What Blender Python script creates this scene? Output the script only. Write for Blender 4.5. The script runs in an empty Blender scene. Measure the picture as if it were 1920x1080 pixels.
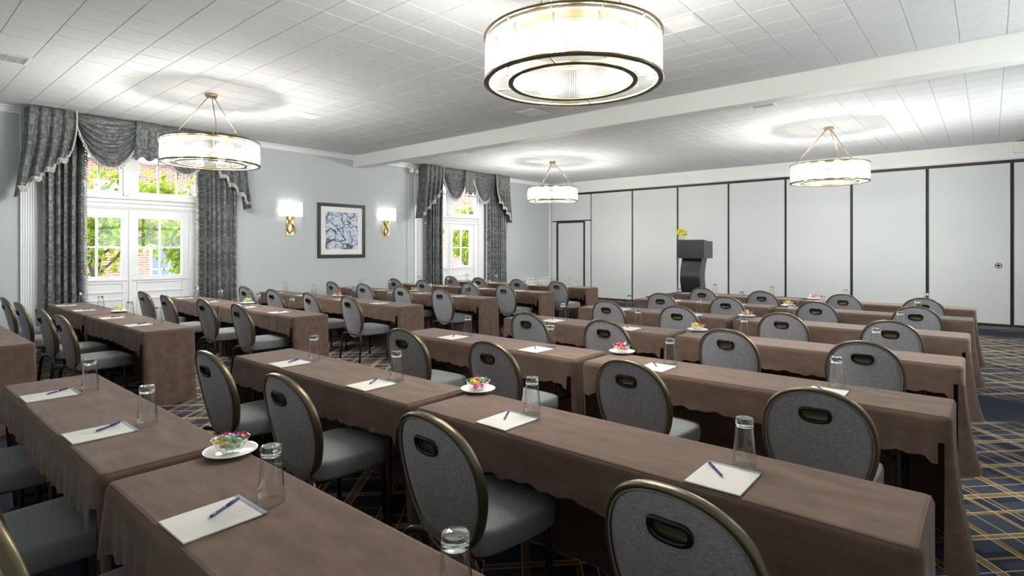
import bpy, math, random
from mathutils import Vector, Matrix
PI = math.pi
sc = bpy.context.scene
COL = sc.collection
RND = random.Random(7)

# ------------------------------------------------------------------ camera, world, light, exposure
cam_d = bpy.data.cameras.new('camera')
cam = bpy.data.objects.new('camera', cam_d)
COL.objects.link(cam)
cam.location = (0, 0, 1.6)
cam.rotation_euler = (math.radians(90), 0, math.radians(40.46))
cam_d.sensor_width = 36
cam_d.lens = 1050 / 1920 * 36
cam_d.shift_y = -74 / 1920
cam_d.clip_start = 0.05
cam_d.clip_end = 200
sc.camera = cam

sc.view_settings.view_transform = 'Standard'
sc.view_settings.look = 'None'
sc.view_settings.gamma = 1
sc.view_settings.use_curve_mapping = False
sc.view_settings.exposure = 1.0

BULB = 162.0       # emission strength of the chandelier bulbs
SCONCE = 48.0
SKY = 3.6
SUN = 2.0

w = bpy.data.worlds.new('sky')
sc.world = w
w.use_nodes = True
bg = w.node_tree.nodes['Background']
bg.inputs['Color'].default_value = (0.86, 0.93, 1.0, 1)
bg.inputs['Strength'].default_value = SKY

def lamp(name, kind, loc, rot, energy, color=(1, 1, 1), **kw):
    d = bpy.data.lights.new(name, kind)
    d.energy = energy
    d.color = color
    for k, v in kw.items():
        setattr(d, k, v)
    o = bpy.data.objects.new(name, d)
    COL.objects.link(o)
    o.location = loc
    o.rotation_euler = rot
    return o

# late-morning sun on the facades across the street (it comes over the roof of this building)
lamp('sun', 'SUN', (10, 0, 30), (math.radians(0), math.radians(52), math.radians(18)), SUN, (1, 0.96, 0.9), angle=0.01)
def portal(y, z, sy, sz):
    o = lamp('window_portal', 'AREA', (-11.52, y, z), (0, math.radians(-90), 0), 1.0, shape='RECTANGLE', size=sz, size_y=sy)
    o.data.cycles.is_portal = True
portal(3.09, 1.8, 2.4, 3.5)
portal(10.64, 1.8, 2.4, 3.5)
for y in (6.9, 10.9):          # portals of the unseen right-wall windows added for more daylight
    o = lamp('window_portal', 'AREA', (1.24, y, 2.5), (0, math.radians(90), 0), 1.0, shape='RECTANGLE', size=2.0, size_y=3.0)
    o.data.cycles.is_portal = True

# ------------------------------------------------------------------ materials
def lin(c):
    return tuple(((x / 255) / 12.92 if x / 255 <= 0.04045 else ((x / 255 + 0.055) / 1.055) ** 2.4) for x in c)

def mat(name, rgb, rough=0.6, metal=0.0, spec=0.5, sheen=0.0, emit=None, estr=0.0, bump=0.0, bscale=60, mottled=0.0, mscale=3, stretch=None, bdist=0.002):
    """rgb is an sRGB 0-255 triple"""
    m = bpy.data.materials.new(name)
    m.use_nodes = True
    nt = m.node_tree
    b = nt.nodes['Principled BSDF']
    c = (*lin(rgb), 1)
    b.inputs['Base Color'].default_value = c
    b.inputs['Roughness'].default_value = rough
    b.inputs['Metallic'].default_value = metal
    b.inputs['Specular IOR Level'].default_value = spec
    if sheen:
        b.inputs['Sheen Weight'].default_value = sheen
        b.inputs['Sheen Roughness'].default_value = 0.4
    if emit:
        b.inputs['Emission Color'].default_value = (*emit, 1)
        b.inputs['Emission Strength'].default_value = estr
    if bump or mottled:
        tc = nt.nodes.new('ShaderNodeTexCoord')
        mp = nt.nodes.new('ShaderNodeMapping')
        nt.links.new(tc.outputs['Object'], mp.inputs['Vector'])
        if stretch:
            mp.inputs['Scale'].default_value = stretch
        if bump:
            n = nt.nodes.new('ShaderNodeTexNoise')
            n.inputs['Scale'].default_value = bscale
            n.inputs['Detail'].default_value = 4
            nt.links.new(mp.outputs['Vector'], n.inputs['Vector'])
            bp = nt.nodes.new('ShaderNodeBump')
            bp.inputs['Strength'].default_value = bump
            bp.inputs['Distance'].default_value = bdist
            nt.links.new(n.outputs['Fac'], bp.inputs['Height'])
            nt.links.new(bp.outputs['Normal'], b.inputs['Normal'])
        if mottled:
            n = nt.nodes.new('ShaderNodeTexNoise')
            n.inputs['Scale'].default_value = mscale
            n.inputs['Detail'].default_value = 5
            n.inputs['Roughness'].default_value = 0.65
            nt.links.new(mp.outputs['Vector'], n.inputs['Vector'])
            r = nt.nodes.new('ShaderNodeMapRange')
            r.inputs['From Min'].default_value = 0.3
            r.inputs['From Max'].default_value = 0.7
            r.inputs['To Min'].default_value = 1 - mottled
            r.inputs['To Max'].default_value = 1 + mottled
            nt.links.new(n.outputs['Fac'], r.inputs['Value'])
            mx = nt.nodes.new('ShaderNodeVectorMath')
            mx.operation = 'SCALE'
            mx.inputs[0].default_value = c[:3]
            nt.links.new(r.outputs['Result'], mx.inputs['Scale'])
            nt.links.new(mx.outputs['Vector'], b.inputs['Base Color'])
    return m

M = {}
M['wall'] = mat('wall_paint', (191, 197, 200), 0.75, spec=0.25, bump=0.05, bscale=220, bdist=0.001)
M['ceiling'] = mat('ceiling_tile', (214, 216, 217), 0.85, spec=0.15, mottled=0.05, mscale=14, bump=0.15, bscale=160, bdist=0.0015)
M['ceiling_back'] = mat('ceiling_joint', (196, 196, 194), 0.9, spec=0.1)
M['trim'] = mat('white_trim', (236, 238, 240), 0.35, spec=0.4)
M['beam'] = mat('beam_paint', (232, 233, 229), 0.6, spec=0.3)
M['panel'] = mat('partition_vinyl', (212, 216, 217), 0.55, spec=0.3, bump=0.04, bscale=300, bdist=0.0008)
M['gasket'] = mat('dark_gasket', (48, 40, 36), 0.5)
M['cloth'] = mat('brown_tablecloth', (104, 86, 75), 0.85, spec=0.12, sheen=0.15, mottled=0.22, mscale=13, bump=0.45, bscale=40, bdist=0.003, stretch=(0.35, 1, 1))
M['fabric'] = mat('grey_chair_fabric', (148, 148, 153), 0.8, spec=0.2, sheen=0.3, mottled=0.5, mscale=9, bump=0.5, bscale=9, bdist=0.002, stretch=(6, 20, 42))
M['seat_fabric'] = mat('grey_seat_fabric', (120, 124, 125), 0.8, spec=0.2, sheen=0.3, mottled=0.42, mscale=9, bump=0.45, bscale=9, bdist=0.0015, stretch=(8, 40, 40))
M['piping'] = mat('pale_piping', (150, 148, 146), 0.6)
M['bronze'] = mat('bronze_rim', (108, 99, 78), 0.33, metal=0.75)
M['dark_bronze'] = mat('dark_bronze_tube', (62, 54, 46), 0.3, metal=0.7)
M['black'] = mat('black_plastic', (16, 14, 13), 0.25)
M['grip'] = mat('bronze_grip', (124, 118, 92), 0.28, metal=0.6)
M['brass'] = mat('brushed_brass', (188, 168, 124), 0.3, metal=1.0)
M['antique'] = mat('antique_brass', (116, 104, 76), 0.32, metal=1.0)
M['china'] = mat('white_china', (238, 237, 232), 0.12, spec=0.6)
M['paper'] = mat('cream_paper', (214, 212, 204), 0.7, spec=0.2)
M['binding'] = mat('grey_binding', (132, 142, 148), 0.6)
M['faint'] = mat('faint_print', (205, 205, 200), 0.7)
M['navy'] = mat('navy_pen', (48, 52, 118), 0.2, spec=0.6)
M['chrome'] = mat('chrome', (205, 205, 205), 0.15, metal=1.0)
M['board'] = mat('table_board', (110, 80, 60), 0.5)
M['tleg'] = mat('table_steel', (60, 58, 58), 0.4, metal=0.6)
M['podium'] = mat('charcoal_laminate', (42, 41, 44), 0.3, spec=0.5)
M['podium_side'] = mat('graphite_laminate', (74, 74, 72), 0.4, spec=0.4)
M['yellow'] = mat('yellow_petals', (255, 236, 40), 0.6)
M['leafg'] = mat('green_stem', (120, 160, 60), 0.6)
M['vase'] = mat('green_glass_vase', (190, 210, 150), 0.1, spec=0.6)
M['frame'] = mat('black_frame', (28, 26, 26), 0.4)
M['mat_board'] = mat('white_mount', (238, 238, 236), 0.8)
M['shade_white'] = None
M['bark'] = mat('bark', (70, 58, 48), 0.9)
M['stone'] = mat('pale_stone', (222, 220, 212), 0.8)
M['shutter'] = mat('dark_glass', (90, 104, 116), 0.2)
M['white_body'] = mat('white_plastic', (232, 232, 230), 0.4)
M['lens'] = mat('lamp_lens', (225, 220, 205), 0.1, spec=0.8)
M['vent'] = mat('vent_white', (222, 222, 220), 0.5)
M['stage'] = mat('stage_carpet', (58, 64, 82), 0.9)

def nodes_mat(name):
    m = bpy.data.materials.new(name)
    m.use_nodes = True
    nt = m.node_tree
    for n in list(nt.nodes):
        nt.nodes.remove(n)
    out = nt.nodes.new('ShaderNodeOutputMaterial')
    return m, nt, out

def emis(name, col, s):
    m, nt, out = nodes_mat(name)
    e = nt.nodes.new('ShaderNodeEmission')
    e.inputs['Color'].default_value = (*col, 1)
    e.inputs['Strength'].default_value = s
    nt.links.new(e.outputs[0], out.inputs[0])
    return m
M['bulb'] = emis('bulb_glow', (1.0, 0.975, 0.94), BULB)
M['sconce_bulb'] = emis('sconce_bulb_glow', (1.0, 0.94, 0.86), SCONCE)

def facing_fresnel(nt, power=4.5, f0=.05, top=.9):
    """Schlick reflectance of a thin pane, the same from both sides"""
    lw = nt.nodes.new('ShaderNodeLayerWeight')
    lw.inputs['Blend'].default_value = 0.5
    p = nt.nodes.new('ShaderNodeMath'); p.operation = 'POWER'; p.inputs[1].default_value = power
    nt.links.new(lw.outputs['Facing'], p.inputs[0])
    m = nt.nodes.new('ShaderNodeMath'); m.operation = 'MULTIPLY_ADD'; m.inputs[1].default_value = top; m.inputs[2].default_value = f0
    nt.links.new(p.outputs[0], m.inputs[0])
    return m.outputs[0]

def thin_glass(name, tint=(0.97, 0.98, 0.98), power=4.5, gloss=1.0, rough=0.0):
    m, nt, out = nodes_mat(name)
    t = nt.nodes.new('ShaderNodeBsdfTransparent')
    t.inputs['Color'].default_value = (*tint, 1)
    g = nt.nodes.new('ShaderNodeBsdfGlossy')
    g.inputs['Roughness'].default_value = rough
    f = facing_fresnel(nt, power)
    k = nt.nodes.new('ShaderNodeMath')
    k.operation = 'MULTIPLY'
    k.use_clamp = True
    k.inputs[1].default_value = gloss
    mx = nt.nodes.new('ShaderNodeMixShader')
    nt.links.new(f, k.inputs[0])
    nt.links.new(k.outputs[0], mx.inputs[0])
    nt.links.new(t.outputs[0], mx.inputs[1])
    nt.links.new(g.outputs[0], mx.inputs[2])
    nt.links.new(mx.outputs[0], out.inputs[0])
    return m
M['pane'] = thin_glass('window_glass', gloss=0.6)
M['tumbler'] = thin_glass('tumbler_glass', (0.965, 0.975, 0.975), 2.2, 1.5)
M['bowl'] = thin_glass('bowl_glass', (0.96, 0.975, 0.97), 2.8, 1.5)
def solid_glass():
    m, nt, out = nodes_mat('solid_glass')
    g = nt.nodes.new('ShaderNodeBsdfGlass')
    g.inputs['IOR'].default_value = 1.5
    g.inputs['Color'].default_value = (0.95, 0.97, 0.97, 1)
    nt.links.new(g.outputs[0], out.inputs[0])
    return m
M['heavy'] = solid_glass()

def rod_mat():
    """ribbed clear glass rods: mostly see-through, they scatter some of the bulbs' light"""
    m, nt, out = nodes_mat('glass_rod')
    t = nt.nodes.new('ShaderNodeBsdfTransparent')
    t.inputs['Color'].default_value = (0.93, 0.93, 0.92, 1)
    g = nt.nodes.new('ShaderNodeBsdfGlossy')
    g.inputs['Roughness'].default_value = 0.05
    tr = nt.nodes.new('ShaderNodeBsdfTranslucent')
    tr.inputs['Color'].default_value = (0.95, 0.95, 0.93, 1)
    df = nt.nodes.new('ShaderNodeBsdfDiffuse')
    df.inputs['Color'].default_value = (0.95, 0.95, 0.93, 1)
    sc_ = nt.nodes.new('ShaderNodeMixShader')
    sc_.inputs[0].default_value = 0.4
    nt.links.new(tr.outputs[0], sc_.inputs[1])
    nt.links.new(df.outputs[0], sc_.inputs[2])
    a = nt.nodes.new('ShaderNodeMixShader')
    a.inputs[0].default_value = 0.013
    nt.links.new(t.outputs[0], a.inputs[1])
    nt.links.new(sc_.outputs[0], a.inputs[2])
    f = facing_fresnel(nt, 3.5, .001, .015)
    b = nt.nodes.new('ShaderNodeMixShader')
    nt.links.new(f, b.inputs[0])
    nt.links.new(a.outputs[0], b.inputs[1])
    nt.links.new(g.outputs[0], b.inputs[2])
    nt.links.new(b.outputs[0], out.inputs[0])
    return m
M['rod'] = rod_mat()

def shade_mat():
    m, nt, out = nodes_mat('linen_shade')
    tr = nt.nodes.new('ShaderNodeBsdfTranslucent')
    tr.inputs['Color'].default_value = (0.95, 0.94, 0.90, 1)
    df = nt.nodes.new('ShaderNodeBsdfDiffuse')
    df.inputs['Color'].default_value = (0.93, 0.92, 0.88, 1)
    a = nt.nodes.new('ShaderNodeMixShader')
    a.inputs[0].default_value = 0.45
    nt.links.new(tr.outputs[0], a.inputs[1])
    nt.links.new(df.outputs[0], a.inputs[2])
    nt.links.new(a.outputs[0], out.inputs[0])
    return m
M['shade'] = shade_mat()

def candy_mat(name, rgb):
    m = mat(name, rgb, 0.2, spec=0.7)
    m.node_tree.nodes['Principled BSDF'].inputs['Coat Weight'].default_value = 0.6
    return m
CANDY = {'pink': candy_mat('pink_wrapper', (236, 30, 120)), 'green': candy_mat('green_wrapper', (120, 205, 140)),
         'yellow': candy_mat('yellow_wrapper', (250, 225, 40)), 'white': candy_mat('white_wrapper', (235, 238, 230)),
         'red': candy_mat('red_wrapper', (196, 40, 46)), 'lilac': candy_mat('lilac_wrapper', (216, 120, 205)),
         'lime': candy_mat('lime_wrapper', (206, 224, 90)), 'cream': candy_mat('cream_wrapper', (238, 228, 180)),
         'orange': candy_mat('orange_wrapper', (235, 130, 80))}

def damask_mat():
    m, nt, out = nodes_mat('grey_damask')
    N = nt.nodes.new
    L = nt.links.new
    b = N('ShaderNodeBsdfPrincipled')
    tc = N('ShaderNodeTexCoord')
    sep = N('ShaderNodeSeparateXYZ')
    L(tc.outputs['UV'], sep.inputs[0])
    def pp(sock, s):
        n = N('ShaderNodeMath'); n.operation = 'PINGPONG'; n.inputs[1].default_value = s
        L(sock, n.inputs[0]); return n.outputs[0]
    x = pp(sep.outputs[0], 0.19)
    yfl = N('ShaderNodeMath'); yfl.operation = 'MODULO'; yfl.inputs[1].default_value = 0.62
    L(sep.outputs[1], yfl.inputs[0])
    cmb = N('ShaderNodeCombineXYZ')
    L(x, cmb.inputs[0]); L(yfl.outputs[0], cmb.inputs[1])
    wv = N('ShaderNodeTexNoise'); wv.inputs['Scale'].default_value = 15; wv.inputs['Detail'].default_value = 1.5
    wv.inputs['Distortion'].default_value = 1.6
    L(cmb.outputs[0], wv.inputs['Vector'])
    rp = N('ShaderNodeValToRGB')
    rp.color_ramp.elements[0].position = 0.50; rp.color_ramp.elements[0].color = (*lin((70, 75, 75)), 1)
    rp.color_ramp.elements[1].position = 0.54; rp.color_ramp.elements[1].color = (*lin((112, 117, 116)), 1)
    L(wv.outputs['Fac'], rp.inputs[0])
    L(rp.outputs[0], b.inputs['Base Color'])
    rr = N('ShaderNodeMapRange'); rr.inputs['To Min'].default_value = 0.62; rr.inputs['To Max'].default_value = 0.34
    L(wv.outputs['Fac'], rr.inputs['Value'])
    L(rr.outputs[0], b.inputs['Roughness'])
    b.inputs['Sheen Weight'].default_value = 0.3
    L(b.outputs[0], out.inputs[0])
    return m
M['damask'] = damask_mat()
M['tassel'] = mat('silver_tassel', (186, 184, 182), 0.45, sheen=0.3)

def carpet_mat():
    m, nt, out = nodes_mat('plaid_carpet')
    N = nt.nodes.new
    L = nt.links.new
    b = N('ShaderNodeBsdfPrincipled')
    b.inputs['Roughness'].default_value = 0.95
    b.inputs['Specular IOR Level'].default_value = 0.1
    tc = N('ShaderNodeTexCoord')
    def mth(op, a, bb=None, c=None):
        n = N('ShaderNodeMath'); n.operation = op
        for i, v in enumerate((a, bb, c)):
            if v is None: continue
            if isinstance(v, (int, float)): n.inputs[i].default_value = v
            else: L(v, n.inputs[i])
        return n.outputs[0]
    mp = N('ShaderNodeMapping')
    mp.inputs['Rotation'].default_value = (0, 0, math.radians(-46.5))
    L(tc.outputs['Object'], mp.inputs['Vector'])
    s = N('ShaderNodeSeparateXYZ'); L(mp.outputs[0], s.inputs[0])
    mp2 = N('ShaderNodeMapping')
    mp2.inputs['Rotation'].default_value = (0, 0, math.radians(49.5))
    L(tc.outputs['Object'], mp2.inputs['Vector'])
    s2 = N('ShaderNodeSeparateXYZ'); L(mp2.outputs[0], s2.inputs[0])
    def lines(coord, period, items):
        f = mth('MODULO', mth('ADD', coord, 50 * period), period)
        tot = None
        for off, wd in items:
            d = mth('ABSOLUTE', mth('SUBTRACT', f, off))
            v = mth('LESS_THAN', d, wd / 2)
            tot = v if tot is None else mth('MAXIMUM', tot, v)
        return tot
    gold = mth('MAXIMUM', lines(s.outputs[1], 0.92, [(0.05, .03), (0.30, .02), (0.52, .034), (0.77, .018)]),
               lines(s2.outputs[1], 0.86, [(0.08, .03), (0.33, .018), (0.47, .02), (0.69, .034)]))
    cream = mth('MAXIMUM', lines(s.outputs[1], 0.92, [(0.030, .009), (0.070, .009), (0.32, .008), (0.495, .009), (0.545, .009), (0.66, .007)]),
                lines(s2.outputs[1], 0.86, [(0.055, .009), (0.35, .008), (0.43, .008), (0.665, .009), (0.715, .009), (0.20, .006)]))
    dark = mth('MAXIMUM', lines(s.outputs[1], 0.61, [(0.18, .10)]), lines(s2.outputs[1], 0.53, [(0.3, .12)]))
    base = N('ShaderNodeMixRGB')
    base.inputs[1].default_value = (*lin((70, 76, 88)), 1)
    base.inputs[2].default_value = (*lin((46, 50, 58)), 1)
    L(mth('MULTIPLY', dark, 0.75), base.inputs[0])
    # woven-in plain bands where the lines fade
    gs = N('ShaderNodeSeparateXYZ'); L(tc.outputs['Object'], gs.inputs[0])
    nz = N('ShaderNodeTexNoise'); nz.inputs['Scale'].default_value = 3.0; nz.inputs['Detail'].default_value = 6
    L(tc.outputs['Object'], nz.inputs['Vector'])
    yy = mth('MODULO', mth('ADD', gs.outputs[1], 12.4), 6.6)     # plain bands near y = 7.4 and y = 14
    band = mth('ABSOLUTE', mth('SUBTRACT', yy, 6.6 / 2))
    band = mth('SUBTRACT', 3.3, band)                             # distance from the band centre
    mk = N('ShaderNodeMapRange'); mk.inputs['From Min'].default_value = 0.35; mk.inputs['From Max'].default_value = 0.95
    L(mth('ADD', band, mth('MULTIPLY', mth('SUBTRACT', nz.outputs['Fac'], 0.5), 0.8)), mk.inputs['Value'])
    fine = N('ShaderNodeTexNoise'); fine.inputs['Scale'].default_value = 180
    L(tc.outputs['Object'], fine.inputs['Vector'])
    fade = mth('MULTIPLY', mk.outputs[0], mth('GREATER_THAN', mth('ADD', mk.outputs[0], fine.outputs['Fac']), 0.75))
    m0 = N('ShaderNodeMixRGB'); m0.inputs[1].default_value = (*lin((46, 50, 58)), 1)
    L(mk.outputs[0], m0.inputs[0]); L(base.outputs[0], m0.inputs[2])
    m1 = N('ShaderNodeMixRGB'); m1.inputs[2].default_value = (*lin((146, 116, 68)), 1)
    L(mth('MULTIPLY', gold, fade), m1.inputs[0]); L(m0.outputs[0], m1.inputs[1])
    m2 = N('ShaderNodeMixRGB'); m2.inputs[2].default_value = (*lin((200, 190, 166)), 1)
    L(mth('MULTIPLY', cream, fade), m2.inputs[0]); L(m1.outputs[0], m2.inputs[1])
    L(m2.outputs[0], b.inputs['Base Color'])
    bp = N('ShaderNodeBump'); bp.inputs['Strength'].default_value = 0.5; bp.inputs['Distance'].default_value = 0.003
    L(fine.outputs['Fac'], bp.inputs['Height']); L(bp.outputs[0], b.inputs['Normal'])
    L(b.outputs[0], out.inputs[0])
    return m
M['carpet'] = carpet_mat()

def brick_mat():
    m, nt, out = nodes_mat('red_brick')
    N = nt.nodes.new
    L = nt.links.new
    b = N('ShaderNodeBsdfPrincipled'); b.inputs['Roughness'].default_value = 0.9
    tc = N('ShaderNodeTexCoord')
    sp = N('ShaderNodeSeparateXYZ'); L(tc.outputs['Object'], sp.inputs[0])
    cb = N('ShaderNodeCombineXYZ'); L(sp.outputs[1], cb.inputs[0]); L(sp.outputs[2], cb.inputs[1])
    br = N('ShaderNodeTexBrick')
    br.inputs['Scale'].default_value = 1
    br.inputs['Brick Width'].default_value = 0.26
    br.inputs['Row Height'].default_value = 0.09
    br.inputs['Mortar Size'].default_value = 0.012
    br.inputs['Color1'].default_value = (*lin((150, 94, 78)), 1)
    br.inputs['Color2'].default_value = (*lin((128, 74, 62)), 1)
    br.inputs['Mortar'].default_value = (*lin((160, 146, 134)), 1)
    L(cb.outputs[0], br.inputs['Vector']); L(br.outputs[0], b.inputs['Base Color'])
    L(b.outputs[0], out.inputs[0])
    return m
M['brick'] = brick_mat()

def leaf_mat():
    m, nt, out = nodes_mat('spring_leaf')
    N = nt.nodes.new
    L = nt.links.new
    g = N('ShaderNodeNewGeometry')
    rp = N('ShaderNodeValToRGB')
    rp.color_ramp.elements[0].color = (*lin((84, 118, 24)), 1)
    rp.color_ramp.elements[1].color = (*lin((150, 166, 50)), 1)
    L(g.outputs['Random Per Island'], rp.inputs[0])
    d = N('ShaderNodeBsdfDiffuse'); t = N('ShaderNodeBsdfTranslucent')
    L(rp.outputs[0], d.inputs[0]); L(rp.outputs[0], t.inputs[0])
    mx = N('ShaderNodeMixShader'); mx.inputs[0].default_value = 0.45
    L(d.outputs[0], mx.inputs[1]); L(t.outputs[0], mx.inputs[2]); L(mx.outputs[0], out.inputs[0])
    return m
M['leaf'] = leaf_mat()

def art_mat():
    m, nt, out = nodes_mat('abstract_print')
    N = nt.nodes.new
    L = nt.links.new
    b = N('ShaderNodeBsdfPrincipled'); b.inputs['Roughness'].default_value = 0.35
    tc = N('ShaderNodeTexCoord')
    dn = N('ShaderNodeTexNoise'); dn.inputs['Scale'].default_value = 3.2; dn.inputs['Detail'].default_value = 2
    L(tc.outputs['Object'], dn.inputs['Vector'])
    ad = N('ShaderNodeMixRGB'); ad.blend_type = 'ADD'; ad.inputs[0].default_value = 0.55
    L(tc.outputs['Object'], ad.inputs[1]); L(dn.outputs['Color'], ad.inputs[2])
    vo = N('ShaderNodeTexVoronoi'); vo.feature = 'DISTANCE_TO_EDGE'; vo.inputs['Scale'].default_value = 2.6
    L(ad.outputs[0], vo.inputs['Vector'])
    r1 = N('ShaderNodeValToRGB')
    e = r1.color_ramp.elements
    e[0].position = 0.012; e[0].color = (*lin((38, 50, 70)), 1)
    e[1].position = 0.06; e[1].color = (*lin((206, 214, 228)), 1)
    x = e.new(0.03); x.color = (*lin((120, 138, 160)), 1)
    L(vo.outputs['Distance'], r1.inputs[0])
    nn = N('ShaderNodeTexNoise'); nn.inputs['Scale'].default_value = 5; nn.inputs['Detail'].default_value = 6; nn.inputs['Distortion'].default_value = 2.5
    L(tc.outputs['Object'], nn.inputs['Vector'])
    r2 = N('ShaderNodeValToRGB')
    e = r2.color_ramp.elements
    e[0].position = 0.38; e[0].color = (*lin((96, 124, 156)), 1)
    e[1].position = 0.5; e[1].color = (1, 1, 1, 1)
    L(nn.outputs['Fac'], r2.inputs[0])
    mu = N('ShaderNodeMixRGB'); mu.blend_type = 'MULTIPLY'; mu.inputs[0].default_value = 0.8
    L(r1.outputs[0], mu.inputs[1]); L(r2.outputs[0], mu.inputs[2])
    L(mu.outputs[0], b.inputs['Base Color']); L(b.outputs[0], out.inputs[0])
    return m
M['art'] = art_mat()

# ------------------------------------------------------------------ mesh helpers
class MB:
    def __init__(self):
        self.v = []; self.f = []; self.uv = None
    def add(self, vs, fs):
        o = len(self.v)
        self.v += [tuple(p) for p in vs]
        self.f += [tuple(i + o for i in f) for f in fs]
        return self
    def box(self, x0, x1, y0, y1, z0, z1):
        vs = [(x, y, z) for z in (z0, z1) for y in (y0, y1) for x in (x0, x1)]
        return self.add(vs, [(0, 2, 3, 1), (4, 5, 7, 6), (0, 1, 5, 4), (2, 6, 7, 3), (0, 4, 6, 2), (1, 3, 7, 5)])
    def bbox(self, x0, x1, y0, y1, z0, z1, c=0.004):
        """box with chamfered edges"""
        vs = []; idx = {}
        for ix, x in enumerate((x0, x1)):
            for iy, y in enumerate((y0, y1)):
                for iz, z in enumerate((z0, z1)):
                    sx, sy, sz = (1 - 2 * ix) * c, (1 - 2 * iy) * c, (1 - 2 * iz) * c
                    idx[ix, iy, iz] = len(vs)
                    vs += [(x, y + sy, z + sz), (x + sx, y, z + sz), (x + sx, y + sy, z)]
        g = lambda a, b, c_, k: idx[a, b, c_] + k
        fs = []
        for a in (0, 1):
            q = [g(a, 0, 0, 0), g(a, 1, 0, 0), g(a, 1, 1, 0), g(a, 0, 1, 0)]; fs.append(q if a else q[::-1])
            q = [g(0, a, 0, 1), g(0, a, 1, 1), g(1, a, 1, 1), g(1, a, 0, 1)]; fs.append(q if a else q[::-1])
            q = [g(0, 0, a, 2), g(1, 0, a, 2), g(1, 1, a, 2), g(0, 1, a, 2)]; fs.append(q if a else q[::-1])
            for b in (0, 1):
                fs.append([g(0, a, b, 1), g(1, a, b, 1), g(1, a, b, 2), g(0, a, b, 2)])
                fs.append([g(a, 0, b, 0), g(a, 1, b, 0), g(a, 1, b, 2), g(a, 0, b, 2)])
                fs.append([g(a, b, 0, 0), g(a, b, 1, 0), g(a, b, 1, 1), g(a, b, 0, 1)])
                for c2 in (0, 1):
                    fs.append([g(a, b, c2, 0), g(a, b, c2, 1), g(a, b, c2, 2)])
        return self.add(vs, fs)
    def tube(self, path, r, n=8, closed=False, caps=True):
        P = [Vector(p) for p in path]
        m = len(P)
        rs = r if isinstance(r, (list, tuple)) else [r] * m
        rings = []
        up = None
        for i in range(m):
            if closed:
                t = (P[(i + 1) % m] - P[i - 1]).normalized()
            else:
                t = (P[min(i + 1, m - 1)] - P[max(i - 1, 0)]).normalized()
            if up is None:
                a = Vector((0, 0, 1)) if abs(t.z) < 0.9 else Vector((1, 0, 0))
                up = (a - t * a.dot(t)).normalized()
            else:
                up = (up - t * up.dot(t)).normalized()
            s = t.cross(up)
            rings.append([P[i] + (up * math.cos(2 * PI * k / n) + s * math.sin(2 * PI * k / n)) * rs[i] for k in range(n)])
        vs = [q for rg in rings for q in rg]
        fs = []
        for i in range(m if closed else m - 1):
            j = (i + 1) % m
            for k in range(n):
                k2 = (k + 1) % n
                fs.append((i * n + k, i * n + k2, j * n + k2, j * n + k))
        if caps and not closed:
            fs.append(tuple(range(n))[::-1]); fs.append(tuple((m - 1) * n + k for k in range(n)))
        return self.add(vs, fs)
    def lathe(self, prof, n=32, cx=0, cy=0, closed=False, ripple=None):
        vs = []; m = len(prof)
        for r, z in prof:
            for k in range(n):
                a = 2 * PI * k / n
                rr = r * (1 + (ripple[0] * math.cos(ripple[1] * a) if ripple and z > ripple[2] else 0))
                vs.append((cx + rr * math.cos(a), cy + rr * math.sin(a), z))
        fs = []
        for i in range(m if closed else m - 1):
            j = (i + 1) % m
            for k in range(n):
                k2 = (k + 1) % n
                fs.append((i * n + k, i * n + k2, j * n + k2, j * n + k))
        self.add(vs, fs)
        return self
    def grid(self, rows, cols, fn, uvfn=None, wrap=False):
        o = len(self.v)
        vs = [fn(i, j) for i in range(rows) for j in range(cols)]
        fs = []
        for i in range(rows - 1):
            for j in range(cols if wrap else cols - 1):
                j2 = (j + 1) % cols
                fs.append((i * cols + j, i * cols + j2, (i + 1) * cols + j2, (i + 1) * cols + j))
        self.add(vs, fs)
        if uvfn:
            if self.uv is None: self.uv = {}
            for i in range(rows):
                for j in range(cols):
                    self.uv[o + i * cols + j] = uvfn(i, j)
        return self
    def disc(self, c, r, z, n=24, flip=False):
        vs = [(c[0] + r * math.cos(2 * PI * k / n), c[1] + r * math.sin(2 * PI * k / n), z) for k in range(n)]
        return self.add(vs, [tuple(range(n))[::-1] if flip else tuple(range(n))])
    def sphere(self, c, r, n=10, m=6, s=(1, 1, 1)):
        vs = [(c[0], c[1], c[2] + r * s[2])]
        for i in range(1, m):
            t = PI * i / m
            for k in range(n):
                a = 2 * PI * k / n
                vs.append((c[0] + r * s[0] * math.sin(t) * math.cos(a), c[1] + r * s[1] * math.sin(t) * math.sin(a), c[2] + r * s[2] * math.cos(t)))
        vs.append((c[0], c[1], c[2] - r * s[2]))
        fs = [(0, 1 + k, 1 + (k + 1) % n) for k in range(n)]
        for i in range(m - 2):
            for k in range(n):
                k2 = (k + 1) % n
                fs.append((1 + i * n + k, 1 + (i + 1) * n + k, 1 + (i + 1) * n + k2, 1 + i * n + k2))
        l = len(vs) - 1
        fs += [(l, 1 + (m - 2) * n + (k + 1) % n, 1 + (m - 2) * n + k) for k in range(n)]
        return self.add(vs, fs)
    def mesh(self, name, m, smooth=False, angle=None):
        me = bpy.data.meshes.new(name)
        me.from_pydata(self.v, [], self.f)
        if isinstance(m, (list, tuple)):
            for x in m: me.materials.append(x)
        else:
            me.materials.append(m)
        if self.uv is not None:
            uvl = me.uv_layers.new(name='UVMap')
            for lp in me.loops:
                uvl.data[lp.index].uv = self.uv.get(lp.vertex_index, (0, 0))
        if smooth:
            me.polygons.foreach_set('use_smooth', [True] * len(me.polygons))
            if angle:
                me.set_sharp_from_angle(angle=math.radians(angle))
        me.update()
        return me
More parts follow.
